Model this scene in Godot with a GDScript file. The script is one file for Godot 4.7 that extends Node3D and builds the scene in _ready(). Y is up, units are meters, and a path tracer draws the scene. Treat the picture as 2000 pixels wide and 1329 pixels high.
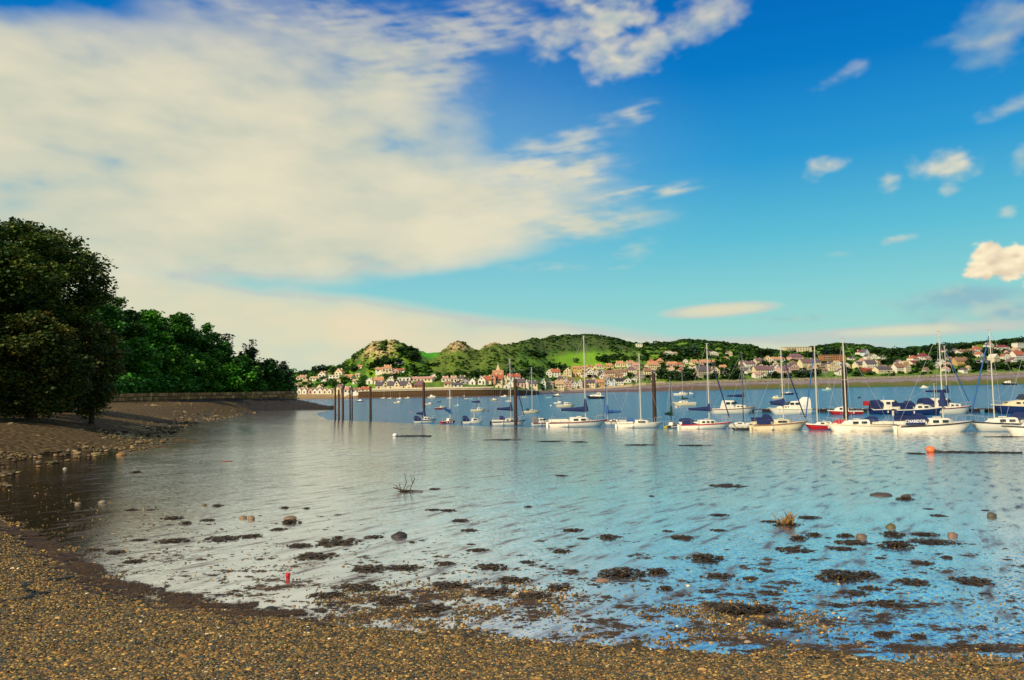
extends Node3D
# A low-tide estuary seen from a shingle beach: wet mud, moored yachts, a wooded bank on the left, a town under green hills beyond.

const EYE := 4.5
const F := 1500.0
var cb: Basis
var rng := RandomNumberGenerator.new()
var names := {}
var mats := {}
var n1 := FastNoiseLite.new()
var n2 := FastNoiseLite.new()
var unit_box: Mesh

func _ready() -> void:
	rng.seed = 7
	for q in [[n1, 11, 1.0, 5], [n2, 23, 1.0, 3]]:
		q[0].seed = q[1]; q[0].frequency = q[2]; q[0].fractal_octaves = q[3]; q[0].noise_type = FastNoiseLite.TYPE_SIMPLEX_SMOOTH
	cb = Basis(Vector3.RIGHT, deg_to_rad(3.72)) * Basis(Vector3.BACK, deg_to_rad(-1.0))
	var cam := Camera3D.new()
	cam.name = "camera"
	cam.fov = 47.8; cam.near = 0.1; cam.far = 8000.0
	cam.transform = Transform3D(cb, Vector3(0, EYE, 0))
	add_child(cam)
	cam.current = true
	var env := Environment.new()
	env.background_mode = Environment.BG_SKY
	env.sky = make_sky()
	env.tonemap_mode = Environment.TONE_MAPPER_LINEAR
	env.tonemap_exposure = 1.0
	env.sdfgi_enabled = true; env.ssao_enabled = true; env.ssil_enabled = true
	var we := WorldEnvironment.new()
	we.name = "world"; we.environment = env
	add_child(we)
	var sun := DirectionalLight3D.new()
	sun.name = "sun"
	sun.light_energy = 1.5
	sun.light_color = Color(1.0, 0.93, 0.8)
	sun.light_angular_distance = 0.5
	sun.shadow_enabled = true
	sun.transform = Transform3D(Basis.looking_at(Vector3(0.5, -0.62, -0.62), Vector3.UP), Vector3.ZERO)
	add_child(sun)
	make_materials()
	prepare_ground()
	build_ground()
	build_far_land()
	build_quay()
	build_town()
	build_far_trees()
	build_left_bank()
	build_piles()
	build_boats()
	build_gull_and_jetty()
	build_shore_litter()
	build_pebbles()

# ---------- small tools ----------
func ray(px: float, py: float) -> Vector3:
	var d := cb * Vector3((px - 1000.0) / F, (664.5 - py) / F, -1.0)
	return d / -d.z

func P(px: float, py: float, d: float) -> Vector3:
	return Vector3(0, EYE, 0) + ray(px, py) * d

func on_water(px: float, py: float) -> Vector3:
	var r := ray(px, py)
	return Vector3(0, EYE, 0) + r * (-EYE / minf(r.y, -0.0035))

func numbered(called: String) -> String:
	if not names.has(called):
		names[called] = 0
		return called
	names[called] += 1
	return "%s_%03d" % [called, names[called]]

func thing(called: String, label: String, category: String, at := Vector3.ZERO, turn := 0.0, group := "") -> Node3D:
	var o := Node3D.new()
	o.name = numbered(called)
	add_child(o)
	o.position = at
	o.rotation.y = turn
	tag(o, label, category, group)
	return o

func tag(o: Node3D, label: String, category: String, group := "") -> void:
	o.set_meta("label", label)
	o.set_meta("category", category)
	if group != "":
		o.set_meta("group", group)

func part(called: String, mesh: Mesh, m: Material, parent: Node3D, xf := Transform3D.IDENTITY) -> MeshInstance3D:
	var o := MeshInstance3D.new()
	o.name = called if parent != self else numbered(called)
	o.mesh = mesh
	o.material_override = m
	o.transform = xf
	parent.add_child(o, true)
	return o

func setting(called: String, mesh: Mesh, m: Material) -> MeshInstance3D:
	var o := part(called, mesh, m, self)
	o.set_meta("kind", "structure")
	return o

func scatter(called: String, mesh: Mesh, m: Material, xs: Array, cols: Array, parent: Node3D) -> MultiMeshInstance3D:
	var mm := MultiMesh.new()
	mm.transform_format = MultiMesh.TRANSFORM_3D
	mm.use_colors = true
	mm.mesh = mesh
	mm.instance_count = xs.size()
	for i in xs.size():
		mm.set_instance_transform(i, xs[i])
		mm.set_instance_color(i, cols[i])
	var o := MultiMeshInstance3D.new()
	o.name = called if parent != self else numbered(called)
	o.multimesh = mm
	o.material_override = m
	parent.add_child(o, true)
	return o

func new_st() -> SurfaceTool:
	var st := SurfaceTool.new()
	st.begin(Mesh.PRIMITIVE_TRIANGLES)
	return st

func done(st: SurfaceTool) -> ArrayMesh:
	st.generate_normals()
	return st.commit()

func quad(st: SurfaceTool, a: Vector3, b: Vector3, c: Vector3, d: Vector3) -> void:
	for v in [a, b, c, a, c, d]:
		st.add_vertex(v)

func box(st: SurfaceTool, c: Vector3, s: Vector3, b := Basis.IDENTITY) -> void:
	st.set_smooth_group(-1)
	var v := []
	for i in 8:
		v.append(c + b * Vector3(s.x * (0.5 if i & 1 else -0.5), s.y * (0.5 if i & 2 else -0.5), s.z * (0.5 if i & 4 else -0.5)))
	quad(st, v[4], v[6], v[7], v[5]); quad(st, v[1], v[3], v[2], v[0])
	quad(st, v[0], v[2], v[6], v[4]); quad(st, v[5], v[7], v[3], v[1])
	quad(st, v[6], v[2], v[3], v[7]); quad(st, v[0], v[4], v[5], v[1])

func box_mesh(s: Vector3, c := Vector3.ZERO) -> ArrayMesh:
	var st := new_st()
	box(st, c, s)
	return done(st)

func tube(st: SurfaceTool, a: Vector3, b: Vector3, r0: float, r1: float, n := 6) -> void:
	st.set_smooth_group(0)
	var w := (b - a).normalized()
	var u := w.cross(Vector3.UP if absf(w.y) < 0.9 else Vector3.RIGHT).normalized()
	var v := w.cross(u)
	for i in n:
		var t0 := TAU * i / n
		var t1 := TAU * (i + 1) / n
		var d0 := u * cos(t0) + v * sin(t0)
		var d1 := u * cos(t1) + v * sin(t1)
		quad(st, a + d0 * r0, a + d1 * r0, b + d1 * r1, b + d0 * r1)
		st.set_smooth_group(-1)
		for q in [[b, d1 * r1 + b, d0 * r1 + b], [a, d0 * r0 + a, d1 * r0 + a]]:
			for p in q:
				st.add_vertex(p)
		st.set_smooth_group(0)

func tube_mesh(a: Vector3, b: Vector3, r0: float, r1: float, n := 6) -> ArrayMesh:
	var st := new_st()
	tube(st, a, b, r0, r1, n)
	return done(st)

# rings of equal size joined into a skin; with caps when closed
func loft(st: SurfaceTool, rings: Array, closed: bool, caps := false) -> void:
	st.set_smooth_group(0)
	for i in rings.size() - 1:
		var a: Array = rings[i]
		var b: Array = rings[i + 1]
		var n := a.size()
		for k in (n if closed else n - 1):
			var k2 := (k + 1) % n
			quad(st, a[k], b[k], b[k2], a[k2])
	if caps:
		st.set_smooth_group(-1)
		for e in [[rings[0], false], [rings[-1], true]]:
			var r: Array = e[0]
			for k in range(1, r.size() - 1):
				for p in ([r[0], r[k + 1], r[k]] if e[1] else [r[0], r[k], r[k + 1]]):
					st.add_vertex(p)

func mat(called: String, c: Color, rough := 0.8, spec := 0.5) -> StandardMaterial3D:
	if mats.has(called):
		return mats[called]
	var m := StandardMaterial3D.new()
	m.resource_name = called
	m.albedo_color = c.linear_to_srgb()
	m.roughness = rough
	m.metallic_specular = spec
	mats[called] = m
	return m

func noise_tex(sd: int, freq: float, oct: int, stops: Array, normal := 0.0, size := 1024, kind := FastNoiseLite.TYPE_SIMPLEX_SMOOTH) -> NoiseTexture2D:
	var t := NoiseTexture2D.new()
	var n := FastNoiseLite.new()
	n.seed = sd; n.frequency = freq; n.fractal_octaves = oct; n.noise_type = kind
	t.noise = n
	t.width = size; t.height = size
	t.seamless = true
	t.seamless_blend_skirt = 0.15
	if normal > 0.0:
		t.as_normal_map = true
		t.bump_strength = normal
	elif stops.size():
		var g := Gradient.new()
		var o := PackedFloat32Array()
		var c := PackedColorArray()
		for s in stops:
			o.append(s[0]); c.append((s[1] as Color).linear_to_srgb())
		g.offsets = o; g.colors = c
		t.color_ramp = g
	return t

func grey(v: float) -> Color:
	return Color(v, v, v).srgb_to_linear()

func ordinal(i: int) -> String:
	var w := ["first", "second", "third", "fourth", "fifth", "sixth", "seventh", "eighth", "ninth", "tenth", "eleventh", "twelfth", "thirteenth", "fourteenth", "fifteenth", "sixteenth", "seventeenth", "eighteenth", "nineteenth", "twentieth"]
	var tens := ["", "twenty", "thirty", "forty", "fifty"]
	if i <= 20:
		return w[i - 1]
	if i % 10 == 0:
		return ["thirtieth", "fortieth", "fiftieth"][i / 10 - 3]
	return tens[i / 10 - 1] + "-" + w[i % 10 - 1]

func table(t: Array, x: float, k: int) -> float:
	if x <= t[0][0]:
		return t[0][k]
	for i in t.size() - 1:
		if x <= t[i + 1][0]:
			return lerpf(t[i][k], t[i + 1][k], (x - t[i][0]) / (t[i + 1][0] - t[i][0]))
	return t[-1][k]

# ---------- sky ----------
var clouds := []

func srgb(r: float, g: float, b: float) -> Color:
	return Color(r / 255.0, g / 255.0, b / 255.0).srgb_to_linear()

var sky_stops: Array
var cream: Color
var veil: Color
var cl_a: Color
var cl_b: Color
var cl_c: Color
var cl_d: Color
var cl_e: Color
var cl_f: Color
var cl_g: Color
var white: Color
var slate: Color

func make_sky() -> Sky:
	sky_stops = [[-2.0, srgb(178, 214, 196)], [1.0, srgb(172, 214, 198)], [4.0, srgb(158, 214, 205)], [7.0, srgb(134, 207, 211)], [10.5, srgb(96, 190, 213)], [16.0, srgb(46, 154, 211)], [22.0, srgb(8, 122, 198)], [29.0, srgb(0, 98, 182)], [60.0, srgb(0, 80, 160)], [90.0, srgb(0, 72, 150)]]
	cream = srgb(230, 222, 194)
	white = srgb(246, 232, 196)
	veil = srgb(166, 200, 214)
	slate = srgb(142, 178, 196)
	cl_a = srgb(196, 204, 192)
	cl_b = srgb(206, 206, 188)
	cl_c = srgb(226, 206, 178)
	cl_d = srgb(255, 240, 204)
	cl_e = srgb(222, 216, 186)
	cl_f = srgb(238, 220, 184)
	cl_g = srgb(200, 204, 182)
	# px, py, half width, half height, turn, density, raggedness, grain, colour
	for c in [
		[150, 300, 430, 225, 0, 1.3, 0.5, 5, 0], [450, 305, 430, 215, 0, 1.25, 0.5, 5, 0], [620, 290, 300, 215, -10, 0.8, 0.55, 6, 0], [40, 180, 240, 125, 0, 0.95, 0.5, 6, 0],
		[-260, 300, 520, 320, 0, 1.3, 0.4, 5, 0], [770, 430, 400, 84, 4, 0.85, 0.45, 8, 0], [1080, 440, 220, 40, 3, 0.8, 0.6, 10, 5], [300, 460, 460, 90, 0, 1.1, 0.3, 7, 0], [690, 490, 300, 46, 2, 0.9, 0.4, 9, 0],
		[1060, 305, 190, 44, 22, 0.6, 0.6, 14, 5], [1150, 318, 46, 50, -20, 0.75, 0.6, 16, 5], [1260, 375, 130, 16, 4, 0.8, 0.5, 20, 5], [1228, 229, 66, 22, 18, 0.7, 0.5, 16, 5], [1060, 522, 90, 10, -2, 0.6, 0.5, 20, 5], [1230, 500, 62, 22, 25, 0.6, 0.6, 18, 5], [990, 370, 240, 70, 15, 0.7, 0.7, 9, 5],
		[330, 585, 190, 42, -6, 1.0, 0.35, 8, 3], [600, 625, 330, 52, -5, 1.1, 0.3, 7, 3], [900, 662, 380, 42, -4, 1.0, 0.3, 8, 3], [1270, 690, 380, 26, 0, 0.8, 0.4, 9, 3], [150, 650, 380, 100, 0, 1.1, 0.3, 6, 3], [620, 705, 420, 46, 0, 0.75, 0.3, 8, 3],
		[1100, 55, 75, 60, 0, 0.8, 0.75, 12, 1], [1190, 35, 75, 75, 0, 1.0, 0.75, 12, 1], [1175, 110, 50, 55, 10, 0.75, 0.75, 13, 1], [1275, 85, 110, 48, 18, 0.85, 0.7, 12, 1], [1385, 30, 105, 40, 20, 0.75, 0.6, 12, 1],
		[860, 95, 190, 70, 25, 0.5, 0.9, 10, 5], [960, 40, 150, 56, 15, 0.45, 0.9, 11, 5], [770, 130, 170, 80, -10, 0.5, 0.8, 9, 5], [600, 30, 300, 50, 0, 0.45, 0.8, 9, 5],
		[1595, 328, 34, 22, 30, 0.75, 0.5, 22, 1], [1632, 320, 34, 16, 10, 0.65, 0.5, 22, 1], [1740, 355, 26, 30, 10, 0.75, 0.5, 22, 1], [1785, 330, 18, 22, 0, 0.4, 0.5, 24, 1], [1860, 325, 62, 36, 10, 1.0, 0.5, 18, 1], [1858, 374, 26, 15, 0, 0.6, 0.5, 22, 1],
		[1968, 416, 22, 18, 0, 0.55, 0.5, 24, 1], [1752, 468, 38, 10, 6, 0.7, 0.4, 24, 1], [1645, 495, 30, 9, 0, 0.3, 0.5, 24, 1], [1985, 205, 70, 24, 12, 0.65, 0.6, 16, 1], [1996, 315, 28, 30, 0, 0.5, 0.5, 20, 1], [1965, 50, 120, 80, 20, 0.62, 0.7, 10, 2], [1660, 140, 70, 16, 20, 0.3, 0.6, 18, 1],
		[1905, 585, 170, 42, -2, 0.72, 0.4, 11, 2], [1960, 618, 200, 34, 0, 0.7, 0.4, 12, 2], [1405, 606, 100, 13, 2, 1.0, 0.35, 20, 3], [1800, 645, 260, 13, 0, 0.5, 0.5, 14, 3], [1550, 622, 90, 10, 0, 0.35, 0.6, 18, 2],
		[1930, 502, 40, 40, 25, 1.9, 0.42, 20, 4], [1976, 508, 46, 44, 20, 1.9, 0.42, 20, 4], [1908, 532, 34, 20, 0, 1.6, 0.4, 22, 4], [2050, 520, 70, 50, 0, 1.8, 0.4, 18, 4],
	]:
		var a := ang(ray(c[0], c[1]))
		var k := 0.0382 / (1.0 + pow((c[0] - 1000.0) / F, 2.0) * 0.7)
		clouds.append([a.x, a.y, c[2] * k, c[3] * k, sin(deg_to_rad(c[4])), cos(deg_to_rad(c[4])), c[5], c[6], c[7], c[8]])
	var w := 4096
	var img := Image.create(512, 256, false, Image.FORMAT_RGBF)
	for y in 256:
		var list := in_row(90.0 - (y + 0.5) / 256.0 * 180.0)
		for x in 512:
			img.set_pixel(x, y, sky_at((x + 0.5) / 512.0 * 360.0, 90.0 - (y + 0.5) / 256.0 * 180.0, list) if y < 132 else Color(0.2, 0.25, 0.25))
	img.resize(w, w / 2, Image.INTERPOLATE_BILINEAR)
	var s := w / 360.0
	var fw := int(38 * s)
	var y0 := int((90 - 34) * s)
	var y1 := int((90 + 1) * s)
	for side in 2:
		var fine := Image.create(fw, y1 - y0, false, Image.FORMAT_RGBF)
		for y in y1 - y0:
			var list := in_row(90.0 - (y0 + y + 0.5) / s)
			for x in fw:
				fine.set_pixel(x, y, sky_at((x + 0.5 - side * fw) / s, 90.0 - (y0 + y + 0.5) / s, list))
		img.blit_rect(fine, Rect2i(0, 0, fw, y1 - y0), Vector2i(w - fw if side else 0, y0))
	var pm := PanoramaSkyMaterial.new()
	pm.panorama = ImageTexture.create_from_image(img)
	var sky := Sky.new()
	sky.sky_material = pm
	return sky

func ang(d: Vector3) -> Vector2:
	return Vector2(rad_to_deg(atan2(d.x, -d.z)), rad_to_deg(atan2(d.y, sqrt(d.x * d.x + d.z * d.z))))

func in_row(el: float) -> Array:
	var r := []
	for c in clouds:
		if absf(el - c[1]) < 1.62 * maxf(c[3] * absf(c[5]), c[2] * absf(c[4])) + 0.4 * c[3]:
			r.append(c)
	return r

func sky_at(az: float, el: float, near: Array) -> Color:
	if az > 180.0:
		az -= 360.0
	var col: Color = sky_stops[-1][1]
	for i in sky_stops.size() - 1:
		if el < sky_stops[i + 1][0]:
			col = sky_stops[i][1].lerp(sky_stops[i + 1][1], clampf((el - sky_stops[i][0]) / (sky_stops[i + 1][0] - sky_stops[i][0]), 0.0, 1.0))
			break
	var ce := cos(deg_to_rad(el))
	var d := Vector3(sin(deg_to_rad(az)) * ce, sin(deg_to_rad(el)) * 1.9, -cos(deg_to_rad(az)) * ce)
	# cover beyond the frame: broken fair-weather cloud of the same kind
	var outside := clampf((absf(az) - 36.0) / 14.0, 0.0, 1.0)
	outside = maxf(outside, clampf((el - 27.0) / 14.0, 0.0, 1.0))
	if outside > 0.0:
		var q := n1.get_noise_3dv(d * 2.3) + 0.5 * n1.get_noise_3dv(d * 6.0)
		col = col.lerp(cream, clampf((q + 0.12) * 2.0, 0.0, 0.92) * outside)
	if absf(az) < 60.0:
		var vu := (az + 5.0) / 24.0
		var vv := (el - 15.0) / 13.0
		col = col.lerp(veil, 0.30 * smoothstep(1.0, 0.1, sqrt(vu * vu + vv * vv)))
		var f0 := 0.0
		var f3 := 0.0
		var shear := Vector3(az * 0.035 + el * 0.05, el * 0.10 - az * 0.012, 4.0)
		var big := n1.get_noise_3dv(d * 3.4) * 0.7 + n1.get_noise_3dv(shear * 2.6) * 0.55 + n1.get_noise_3dv(d * 11.0) * 0.2 + n1.get_noise_3dv(shear * 9.0) * 0.1
		for c in near:
			var da: float = (az - c[0]) * ce
			if absf(da) > 1.62 * (c[2] + c[3]):
				continue
			var de: float = el - c[1]
			var u: float = (da * c[5] + de * c[4]) / c[2]
			var v: float = (-da * c[4] + de * c[5]) / c[3]
			var r := u * u + v * v
			if r > 2.6:
				continue
			if c[9] == 0 or c[9] == 3:
				var k: float = maxf(0.0, 1.0 - r * 0.5)
				var g: float = k * k * c[6]
				if c[9] == 0: f0 = f0 + g * (1.0 - 0.35 * f0)
				else: f3 = f3 + g * (1.0 - 0.35 * f3)
				continue
			var n := n1.get_noise_3dv(d * (c[8] * 1.0) + Vector3(c[0], c[1], 0)) + 0.35 * n1.get_noise_3dv(d * (c[8] * 3.1))
			var a: float = clampf((1.05 - sqrt(r)) * 0.95 + n * c[7] * 1.2, 0.0, 1.0)
			if c[9] == 5:
				var ns := n1.get_noise_3dv(shear * 5.0 + Vector3(c[0], 0, 0)) + 0.4 * n1.get_noise_3dv(shear * Vector3(6, 22, 1))
				var k5: float = maxf(0.0, 1.0 - r * 0.6)
				a = sqrt(k5) * k5 * clampf(0.5 + ns * 1.0, 0.0, 1.0)
				a = clampf(a * 1.25, 0.0, 1.0)
			if c[9] == 4:
				a = clampf((1.0 - sqrt(r)) * 2.2 + n * 1.5, 0.0, 1.0)
			a = clampf(a * a * (3.0 - 2.0 * a) * c[6], 0.0, 1.0 if c[9] == 4 else 0.95) * (0.82 if c[9] == 1 else 1.0)
			if a <= 0.0:
				continue
			var tone := n2.get_noise_3dv(d * (c[8] * 1.6) + Vector3(3, c[0], 1))
			var cc := cream
			if c[9] == 1:
				cc = cl_a.lerp(white, clampf(0.3 + tone + n * 0.7 + v * 0.25, 0.0, 1.0))
			elif c[9] == 5:
				cc = cl_g.lerp(cream, clampf(0.7 + tone, 0.0, 1.0))
			elif c[9] == 2:
				cc = slate.lerp(cl_b, clampf(0.25 + tone * 1.4, 0.0, 1.0))
			else:
				cc = cl_c.lerp(cl_d, clampf(0.55 + tone * 1.2 + v * 0.4, 0.0, 1.0))
			col = col.lerp(cc, a)
		if f3 > 0.0:
			col = col.lerp(cl_e.lerp(cl_f, clampf(0.5 + big, 0.0, 1.0)), (1.0 - exp(-2.2 * maxf(0.0, f3 * (1.0 + big * 0.7) - 0.03))) * 0.93)
		if f0 > 0.0:
			col = col.lerp(cl_g.lerp(cream, clampf(0.62 + big * 0.9, 0.0, 1.0)), (1.0 - exp(-2.3 * maxf(0.0, f0 * (1.0 + big * 1.1) - 0.06 + big * 0.10))) * 0.98)
	return col

# ---------- materials ----------
func make_materials() -> void:
	var mud := mat("wet_mud", Color(1, 1, 1), 1.0, 0.7)
	# one pattern drives all: smooth silt under a film of water, and duller, darker mud showing through in streaks
	mud.albedo_texture = noise_tex(5, 0.009, 6, [[0.05, Color(0.050, 0.036, 0.030)], [0.22, Color(0.24, 0.21, 0.20)], [0.36, Color(0.66, 0.65, 0.66)], [0.75, Color(0.85, 0.85, 0.87)]], 0.0, 2048)
	mud.roughness_texture = noise_tex(5, 0.009, 6, [[0.05, grey(0.5)], [0.22, grey(0.26)], [0.36, grey(0.13)], [0.75, grey(0.08)]], 0.0, 2048)
	mud.roughness_texture_channel = BaseMaterial3D.TEXTURE_CHANNEL_RED
	mud.metallic = 1.0
	mud.metallic_texture = noise_tex(5, 0.009, 6, [[0.05, grey(0.15)], [0.22, grey(0.6)], [0.36, grey(0.93)]], 0.0, 2048)
	mud.metallic_texture_channel = BaseMaterial3D.TEXTURE_CHANNEL_RED
	mud.vertex_color_use_as_albedo = true
	mud.normal_enabled = true
	mud.normal_texture = noise_tex(9, 0.05, 5, [], 6.0, 2048)
	mud.normal_scale = 0.12
	var sh := mat("shingle_bed", Color(1, 1, 1), 0.8, 0.4)
	sh.albedo_texture = noise_tex(31, 0.06, 4, [[0.0, Color(0.02, 0.014, 0.006)], [0.45, Color(0.07, 0.043, 0.014)], [0.7, Color(0.12, 0.075, 0.022)], [1.0, Color(0.2, 0.13, 0.045)]])
	sh.uv1_triplanar = true; sh.uv1_world_triplanar = true; sh.uv1_scale = Vector3.ONE * 0.7
	sh.normal_enabled = true
	sh.normal_texture = noise_tex(33, 0.08, 3, [], 8.0)
	var bk := mat("shore_gravel", Color(1, 1, 1), 0.9, 0.3)
	bk.albedo_texture = noise_tex(41, 0.02, 6, [[0.2, Color(0.020, 0.013, 0.005)], [0.5, Color(0.075, 0.049, 0.017)], [0.8, Color(0.21, 0.14, 0.055)]])
	bk.uv1_triplanar = true; bk.uv1_world_triplanar = true; bk.uv1_scale = Vector3.ONE * 0.12
	bk.normal_enabled = true
	bk.normal_texture = noise_tex(43, 0.1, 4, [], 3.0)
	var wt := mat("estuary_water", Color(0.012, 0.16, 0.33), 0.16, 0.5)
	wt.uv1_triplanar = true; wt.uv1_world_triplanar = true; wt.uv1_scale = Vector3(0.06, 0.06, 0.16)
	wt.normal_enabled = true
	wt.normal_texture = noise_tex(51, 0.02, 5, [], 20.0)
	wt.normal_scale = 1.6
	for a in [["hill", 0.95], ["foreshore", 0.55]]:
		var m := mat(a[0], Color(1, 1, 1), a[1], 0.3)
		m.vertex_color_use_as_albedo = true
		if a[0] == "hill":
			m.albedo_texture = noise_tex(81, 0.03, 6, [[0.15, Color(0.32, 0.34, 0.30)], [0.5, Color(0.75, 0.75, 0.72)], [0.8, Color(1, 1, 0.95)]])
			m.uv1_triplanar = true; m.uv1_world_triplanar = true; m.uv1_scale = Vector3(0.011, 0.011, 0.011)
	var lf := mat("leaf", Color(1, 1, 1), 0.55, 0.3)
	lf.vertex_color_use_as_albedo = true
	lf.backlight_enabled = true
	lf.backlight = Color(0.5, 0.58, 0.3)
	lf.cull_mode = BaseMaterial3D.CULL_DISABLED
	var st := mat("stone", Color(1, 1, 1), 0.7, 0.4)
	st.vertex_color_use_as_albedo = true
	var wd := mat("weed", Color(1, 1, 1), 0.6, 0.5)
	wd.vertex_color_use_as_albedo = true
	var bark := mat("bark", Color(1, 1, 1), 0.9, 0.2)
	bark.albedo_texture = noise_tex(61, 0.03, 4, [[0.2, Color(0.035, 0.025, 0.016)], [0.8, Color(0.11, 0.08, 0.05)]], 0.0, 512)
	bark.uv1_triplanar = true; bark.uv1_scale = Vector3(1.5, 0.4, 1.5)
	var rust := mat("rusty_steel", Color(1, 1, 1), 0.75, 0.4)
	rust.albedo_texture = noise_tex(63, 0.02, 5, [[0.2, Color(0.018, 0.012, 0.010)], [0.55, Color(0.05, 0.026, 0.017)], [0.9, Color(0.11, 0.045, 0.02)]], 0.0, 512)
	rust.uv1_triplanar = true; rust.uv1_scale = Vector3(0.8, 0.25, 0.8)
	var tm := mat("quay_timber", Color(1, 1, 1), 0.85, 0.3)
	tm.albedo_texture = noise_tex(65, 0.03, 4, [[0.2, Color(0.05, 0.03, 0.015)], [0.8, Color(0.19, 0.11, 0.05)]], 0.0, 512)
	tm.uv1_triplanar = true; tm.uv1_scale = Vector3(0.5, 0.1, 0.5)
	var rd := mat("render_wall", Color(1, 1, 1), 0.85, 0.3)
	rd.albedo_texture = noise_tex(67, 0.02, 4, [[0.2, Color(0.42, 0.35, 0.22)], [0.8, Color(0.62, 0.54, 0.38)]], 0.0, 512)
	rd.uv1_triplanar = true; rd.uv1_scale = Vector3.ONE * 0.05
	for g in [["gel_white", Color(0.84, 0.77, 0.60), 0.25], ["gel_cream", Color(0.72, 0.62, 0.38), 0.28], ["gel_red", Color(0.50, 0.02, 0.025), 0.25], ["gel_maroon", Color(0.20, 0.015, 0.03), 0.3], ["gel_navy", Color(0.012, 0.03, 0.12), 0.25], ["gel_teal", Color(0.25, 0.55, 0.5), 0.3], ["gel_yellow", Color(0.55, 0.40, 0.05), 0.3], ["gel_black", Color(0.02, 0.02, 0.022), 0.35],
			["deck", Color(0.70, 0.64, 0.52), 0.6], ["canvas_navy", Color(0.006, 0.018, 0.085), 0.85], ["canvas_blue", Color(0.02, 0.10, 0.28), 0.85], ["canvas_red", Color(0.42, 0.02, 0.02), 0.85], ["canvas_green", Color(0.01, 0.05, 0.035), 0.85], ["canvas_white", Color(0.72, 0.68, 0.58), 0.85], ["canvas_grey", Color(0.2, 0.19, 0.18), 0.85],
			["teak", Color(0.28, 0.13, 0.045), 0.6], ["boat_glass", Color(0.02, 0.03, 0.035), 0.08], ["alloy", Color(0.52, 0.49, 0.38), 0.4], ["dark_spar", Color(0.03, 0.03, 0.032), 0.5], ["wire", Color(0.35, 0.36, 0.36), 0.4], ["rubber", Color(0.02, 0.02, 0.02), 0.7], ["buoy_orange", Color(0.75, 0.17, 0.045), 0.5], ["buoy_white", Color(0.75, 0.72, 0.66), 0.5], ["cup_red", Color(0.62, 0.02, 0.015), 0.35], ["letters", Color(0.8, 0.8, 0.78), 0.7],
			["pane", Color(0.025, 0.03, 0.04), 0.15], ["door_paint", Color(0.05, 0.035, 0.03), 0.6], ["pontoon_deck", Color(0.06, 0.045, 0.035), 0.85], ["pontoon_float", Color(0.015, 0.015, 0.017), 0.7]]:
		mat(g[0], g[1], g[2])

# ---------- near ground: beach, mud, left shore ----------
var W_line := [Vector2(170, 10), Vector2(90, 45), Vector2(45, 67), Vector2(21.6, 81), Vector2(-2.6, 96), Vector2(-31, 130), Vector2(-44, 173), Vector2(-48, 207), Vector2(-62, 245), Vector2(-130, 300)]
var B_line := [Vector2(70, -8), Vector2(26, 3.6), Vector2(13, 6.8), Vector2(5.9, 8.8), Vector2(3.1, 9.3), Vector2(0, 9.94), Vector2(-3.5, 11.2), Vector2(-5.65, 12.1), Vector2(-7.4, 13.6), Vector2(-9.5, 15.9), Vector2(-13.3, 20), Vector2(-19, 25), Vector2(-23.5, 31), Vector2(-25.5, 40), Vector2(-25, 48.6), Vector2(-35.6, 76), Vector2(-48, 121), Vector2(-59, 160), Vector2(-63, 188), Vector2(-60, 226), Vector2(-78, 242), Vector2(-140, 285)]
var W_poly: PackedVector2Array
var B_poly: PackedVector2Array

func prepare_ground() -> void:
	W_poly = PackedVector2Array(W_line + [Vector2(-400, 300), Vector2(-400, -60), Vector2(220, -60)])
	B_poly = PackedVector2Array(B_line + [Vector2(-400, 285), Vector2(-400, -60), Vector2(60, -60)])

func line_dist(l: Array, p: Vector2) -> float:
	var best := 1e9
	for i in l.size() - 1:
		var a: Vector2 = l[i]
		var ab: Vector2 = l[i + 1] - a
		var t := clampf((p - a).dot(ab) / ab.length_squared(), 0.0, 1.0)
		best = minf(best, (p - a - ab * t).length_squared())
	return sqrt(best)

func beach_side(x: float, d: float) -> float:   # metres inside the beach line, negative on the mud
	var p := Vector2(x, d)
	var s := line_dist(B_line, p)
	return s if Geometry2D.is_point_in_polygon(p, B_poly) else -s

func base_h(x: float, d: float, sb: float) -> float:
	var p := Vector2(x, d)
	var w := line_dist(W_line, p)
	if not Geometry2D.is_point_in_polygon(p, W_poly):
		return -0.05 * w - 0.02
	if sb < 0.0:
		return lerpf(1.3, 0.35, smoothstep(90.0, 160.0, d)) * w / (w - sb)
	if d > 27.0 and x < -16.0:
		var hb := lerpf(1.3, 0.35, smoothstep(90.0, 160.0, d))
		return hb + minf(sb, 7.0) / 7.0 * (2.75 - hb) + maxf(sb - 7.0, 0.0) * 0.05
	return 1.3 + minf(sb, 7.0) * 0.14

func ground(x: float, d: float) -> float:
	return base_h(x, d, beach_side(x, d))

func ground_hit(px: float, py: float) -> Vector3:   # where a line of sight meets the near ground
	var r := ray(px, py)
	var d := 3.0
	var prev := 3.0
	while d < 320.0:
		if EYE + r.y * d < maxf(ground(r.x * d, d), 0.0):
			break
		prev = d
		d *= 1.03
	for i in 8:
		var m := (prev + d) * 0.5
		if EYE + r.y * m < maxf(ground(r.x * m, m), 0.0):
			d = m
		else:
			prev = m
	return Vector3(r.x * d, maxf(ground(r.x * d, d), 0.0), -d)

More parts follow.
